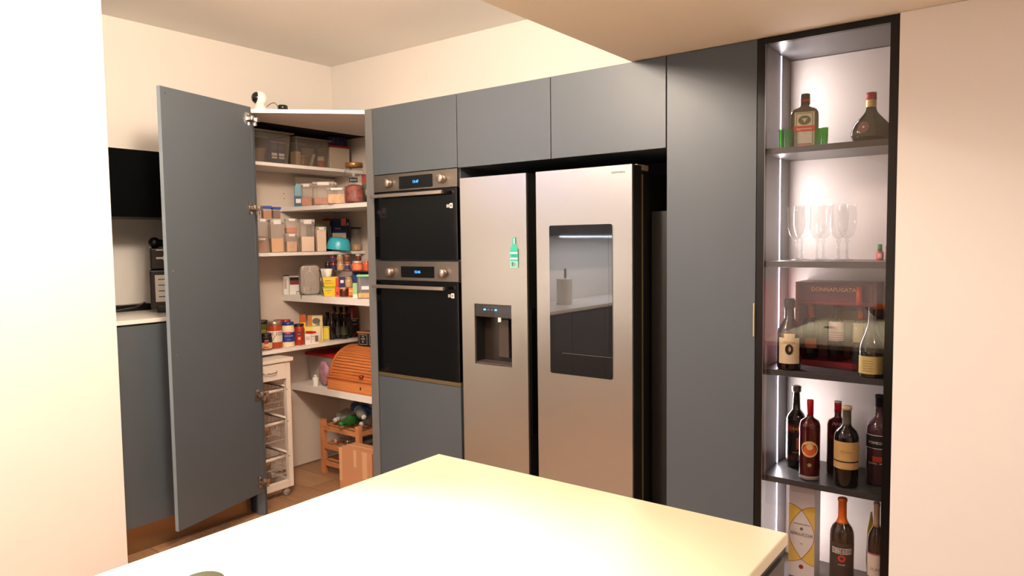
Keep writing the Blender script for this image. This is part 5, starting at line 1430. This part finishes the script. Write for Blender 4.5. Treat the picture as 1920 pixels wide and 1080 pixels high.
B(-hw + 0.0145, hw - 0.0145, -0.004, 0.03, zt_ - 0.012, zt_ - 0.0005).build('red_ledge', GR_, t)
text('DONNAFUGATA', 0.021, GOLDI, t, (-0.005, -0.0028, (zt_ + gh) / 2 + 0.008), xscale=0.98, depth=0.0003)
text('GRANDI VINI', 0.008, mat('ink_taupe', (130, 90, 84), 0.5), t, (-0.055, -0.0028, (zt_ + gh) / 2 - 0.014), depth=0.0003)
for i, (xc, Yy, cm, lab) in enumerate(((1520, 2.915, mat('capsule_copper', (190, 70, 40), 0.35), 'dark bottle inside the gift case, next to the portrait bottle'), (1566, 2.90, BLACK, 'dark bottle with a striped white label inside the gift case'), (1612, 2.90, mat('capsule_copper', (190, 70, 40)), 'dark bottle with a cream label at the far side inside the gift case'))):
    p = at(xc, 620, Y=Yy)
    t = wine('wine_bottle', lab, p.x, 2.915, C_ + 0.0206, 0.031, zt_ - 0.036, WINE, 'bordeaux', cm, 0.25, 'bottles inside the gift case',
             labs=[(.36, .70, 1.0, (mat('label_stripe', (228, 206, 196), 0.6), mat('label_stripe', (228, 206, 196)), mat('label_straw', (206, 196, 150), 0.6))[i])] if i else [(.2, .38, .7, mat('label_ember', (170, 60, 30), 0.6))], rz=0.3)
    if i == 1:
        for k in range(4):
            MB().shell(0.031 + 0.0014, -1.0, 1.0, (zt_ - .036) * (.38 + k * .04), (zt_ - .036) * (.39 + k * .04)).build('label_line', mat('line_mauve', (176, 120, 130), 0.6), t)
t = thing('copper_capsule_bottle', 'copper topped bottle neck standing behind the gift case panel', 'bottle', (at(1613, 540, Y=2.852).x, 2.834, C_), 0)
nz = at(1613, 538, Y=2.834).z - C_
MB().lathe([(0.02, 0), (0.02, nz * .5), (0.0095, nz * .66), (0.0095, nz * .78)], 24).build('body', clear('neck_glass', (235, 230, 225), 0.03), t)
MB().lathe([(0.0105, nz * .78), (0.010, nz), (0.001, nz)], 24).build('capsule', mat('capsule_orange', (206, 84, 50), 0.35), t)
x, y, W, H = dspot(1614, 1656.5, 575, C_, 2.735)
t = wine('liqueur_bottle', 'sloping shouldered bottle with a straw label at the right end', x, y, C_, W / 2, H, mat('slope_glass', (34, 36, 26), 0.08, coat=0.6), 'slope', None, labs=[(.06, .31, 1.3, mat('label_hay', (196, 176, 110), 0.6))])
for k in range(5):
    MB().shell(W / 2 + 0.0014, -0.7, 0.1 + 0.1 * (k % 2), H * (.10 + .035 * k), H * (.107 + .035 * k)).build('label_line', mat('line_brown', (130, 110, 80)), t)

# shelf D
x, y, W, H = dspot(1476, 1511, 723, D_, 2.875)
t = wine('amaro_bottle', 'tall black bottle with an orange headed label behind the red cap', x, y, D_, W / 2, H, mat('amaro_black', (22, 20, 12), 0.07, coat=0.6), 'port', mat('cap_pewter', (120, 110, 100), 0.3, metal=0.6), 0.075,
         labs=[(.10, .60, 1.3, mat('label_night', (30, 28, 34), 0.5)), (.44, .535, 1.32, mat('label_flame', (226, 84, 36), 0.5)), (.10, .16, 1.32, mat('label_vermilion', (206, 60, 36), 0.5))], txt=[('ORION', 0.016, .487, 0, mat('ink_yellow', (250, 190, 70), 0.5)), ('amaro', 0.010, .20, 0, mat('ink_yellow', (250, 190, 70)))])
MB().shell(W / 2 + 0.0022, 0.05, 0.30, H * .24, H * .38).build('bird_print', mat('bird_orange', (226, 96, 50), 0.5), t)
x, y, W, H = dspot(1501, 1537.5, 749.5, D_, 2.755)
t = wine('liqueur_bottle', 'deep red bottle with a red cap and round orange fruit label', x, y, D_, W / 2, H, WINER, 'square', mat('cap_scarlet', (176, 16, 20), 0.3), 0.19)
R = W / 2


def round_label(t, R, zc, rad, m, e, n=24):
    vs = [(0, -R - e, zc)]
    for k in range(n):
        a = 2 * PI * k / n
        ar = rad * math.cos(a) / R
        vs.append(((R + e) * math.sin(ar), -(R + e) * math.cos(ar), zc + rad * math.sin(a)))
    MB().add(vs, [(0, k + 1, (k + 1) % n + 1) for k in range(n)], True).build('round_label', m, t)


round_label(t, R, H * .40, 0.030, mat('label_sand', (216, 186, 120), 0.6), 0.0012)
round_label(t, R, H * .395, 0.022, mat('label_orange2', (206, 90, 40), 0.6), 0.0018)
round_label(t, R, H * .43, 0.011, mat('label_sand', (216, 186, 120)), 0.0024)
round_label(t, R, H * .20, 0.007, mat('label_gold2', (150, 130, 80), 0.5), 0.0014)
MB().lathe([(R * .93, 0.001), (R * 1.01, 0.004), (R * 1.01, 0.016), (R * 1.0, 0.0165)], 28).build('thick_base', mat('base_glass', (150, 140, 140), 0.05, coat=0.6), t)
x, y, W, H = dspot(1553, 1590, 752.5, D_, 2.875)
t = wine('liqueur_bottle', 'dark red bottle with a white rimmed red cap at the back', x, y, D_, W / 2, H, WINER, 'square', mat('cap_red2', (206, 30, 44), 0.3), 0.15, labs=[(.12, .56, 1.0, mat('label_claret', (50, 10, 14), 0.5)), (.50, .56, 0.9, mat('label_ruby', (170, 24, 34), 0.5))])
MB().lathe([(W / 2 * .35, H * .985), (W / 2 * .36, H * 1.004), (0.001, H * 1.005)], 24).build('cap_rim', WHITEI, t)
x, y, W, H = dspot(1567, 1609.5, 762, D_, 2.745)
t = wine('wine_bottle', 'black wine bottle with a split tan label and corked top, in front', x, y, D_, W / 2, H, WINE, 'bordeaux', mat('foil_grey', (92, 90, 76), 0.4), 0.22, labs=[(.34, .58, 1.5, mat('label_tan', (206, 168, 106), 0.6)), (.24, .325, 1.5, mat('label_tan', (206, 168, 106)))], txt=[('Roncaia', 0.012, .46, 0, mat('ink_ochre', (164, 128, 74), 0.6))])
MB().lathe([(W / 2 * .42, H * .962), (W / 2 * .42, H * 1.005), (0.001, H * 1.006)], 24).build('cork', mat('cork_pale', (206, 176, 140), 0.6), t)
x, y, W, H = dspot(1628, 1672, 740, D_, 2.84)
t = wine('grappa_bottle', 'plum coloured bottle with black bands and a silver top at the side', min(x, -0.492), y, D_, W / 2, H, WINEP, 'bordeaux', mat('foil_black', (36, 36, 40), 0.3, metal=0.5), 0.13, labs=[(.42, .56, 1.3, INK), (.56, .567, 1.3, WHITEI), (.415, .422, 1.3, WHITEI), (.27, .33, .5, mat('print_ember', (200, 70, 36), 0.5))], txt=[('POMEGRO', 0.014, .48, -0.1, WHITEI), ('GRAPPA - MIRTO', 0.009, .25, -0.1, WHITEI)])

# shelf E
bz = at(1500, 915, Y=2.80)
x0_, x1_ = at(1479, 960, Y=2.80).x, at(1528, 960, Y=2.80).x
t = carton('gift_carton', 'tall white and yellow wine carton with crossing red arcs', 'box', (x0_ + x1_) / 2, 2.84, E_, x1_ - x0_, 0.08, bz.z - E_ + 0.012, 0.0, mat('carton_ivory', (226, 220, 216), 0.5))
w_, h_ = x1_ - x0_, bz.z - E_ + 0.012
cz = h_ * 0.47
rz_ = h_ * 0.265
YP = mat('print_lemon', (228, 194, 84), 0.6)
RL = mat('print_brick', (150, 56, 40), 0.6)
nn = 16
for sgn in (-1, 1):
    # outer yellow lens: region between the big arc and the carton edge
    arc = [(sgn * w_ * 0.495 * (math.cos(PI * k / nn - PI / 2) ** 1.0), cz - rz_ + 2 * rz_ * k / nn) for k in range(nn + 1)]
    out = [(sgn * w_ * 0.497, cz + rz_ + 0.012 * 1), (sgn * w_ * 0.497, cz - rz_ - 0.012)]
    arc2 = [(sgn * w_ * 0.49 * math.sin(PI * k / nn), cz - rz_ + 2 * rz_ * k / nn) for k in range(nn + 1)]
    up = [(0.0, cz + rz_)] + [(sgn * w_ * 0.497 * k / 5, cz + rz_ + 0.018 * math.sin(PI / 2 * k / 5)) for k in range(1, 6)]
    dn = [(sgn * w_ * 0.497 * k / 5, cz - rz_ - 0.018 * math.sin(PI / 2 * k / 5)) for k in range(5, 0, -1)]
    poly = arc2 + up[1:] + dn
    if sgn < 0:
        poly = poly[::-1]
    vs = [(px, -0.0406, pz) for px, pz in poly]
    bm = MB().add(vs, [tuple(range(len(vs)))])
    bm.build('print', YP, t)
    MB().tube([(px, -0.0408, pz) for px, pz in arc2], 0.0009, 5).build('arc_line', RL, t)
    MB().tube([(px, -0.0408, pz) for px, pz in up], 0.0009, 5).build('arc_line', RL, t)
    MB().tube([(px, -0.0408, pz) for px, pz in [(0.0, cz - rz_)] + dn[::-1]], 0.0009, 5).build('arc_line', RL, t)
INKG = mat('ink_grey', (110, 104, 104), 0.6)
text('FRANCIACORTA', 0.008, INKG, t, (0, -0.0408, cz + h_ * 0.11), depth=0.0002)
text('BERLUCCHI', 0.0165, INK, t, (0, -0.0408, cz), depth=0.0002, xscale=0.95)
text("'61", 0.009, INKG, t, (0, -0.0408, cz - h_ * 0.10), depth=0.0002)
MB().extr(ellipse(0, cz + h_ * 0.06, 0.006, 0.006, 16), -0.041, -0.0402).build('emblem', INKG, t)
MB().extr(ellipse(0, h_ * 0.12, 0.0085, 0.0085, 20), -0.041, -0.0402).build('dot', mat('print_wine', (150, 22, 32), 0.5), t)
x, y, W, H = dspot(1559, 1601, 933, E_, 2.78)
t = wine('wine_bottle', 'black wine bottle with an orange capsule and red ring mark', x, y, E_, W / 2, H, WINE, 'bordeaux', mat('capsule_tangerine', (240, 120, 40), 0.35, metal=0.2), 0.26, labs=[(.0 + .05, .55, 1.3, mat('label_coal', (42, 40, 40), 0.5)), (.44, .50, .85, WHITEI), (.447, .493, .80, INK)], txt=[('BAGLIO', 0.013, .47, 0, WHITEI), ('marsala', 0.008, .33, 0, WHITEI)])
R = W / 2
round_label(t, R, H * .395, 0.0125, mat('ring_red', (206, 50, 30), 0.5), 0.0026)
round_label(t, R, H * .395, 0.006, mat('label_coal', (42, 40, 40)), 0.0034)
o = MB().extr([(0.0, 0), (0.012, 0.03), (0.02, 0.10), (0.014, 0.2), (0.0, 0.285), (-0.010, 0.22), (-0.014, 0.10), (-0.008, 0.02)], -0.012, 0.012).build('yellow_case', mat('case_yellow', (214, 176, 40), 0.4), bevel=0.003, loc=(at(1633, 1000, Y=2.88).x, 2.88, E_))
tag(o, 'curved yellow case standing behind the last bottle on the bottom shelf', 'case')
x, y, W, H = dspot(1629, 1671, 943, E_, 2.77)
t = wine('wine_bottle', 'black wine bottle with a pale capsule and cream lettered label', min(x, -0.486), y, E_, 0.028, H, WINE, 'bordeaux', mat('capsule_pale', (206, 170, 140), 0.35, metal=0.3), 0.24, labs=[(.27, .49, 1.2, mat('label_cream2', (224, 212, 196), 0.6)), (.25, .27, 1.2, mat('label_pink', (196, 104, 110), 0.6)), (.49, .505, 1.2, mat('label_pink', (196, 104, 110)))], txt=[('SCAIA', 0.014, .35, 0, mat('ink_taupe', (130, 90, 84)))])
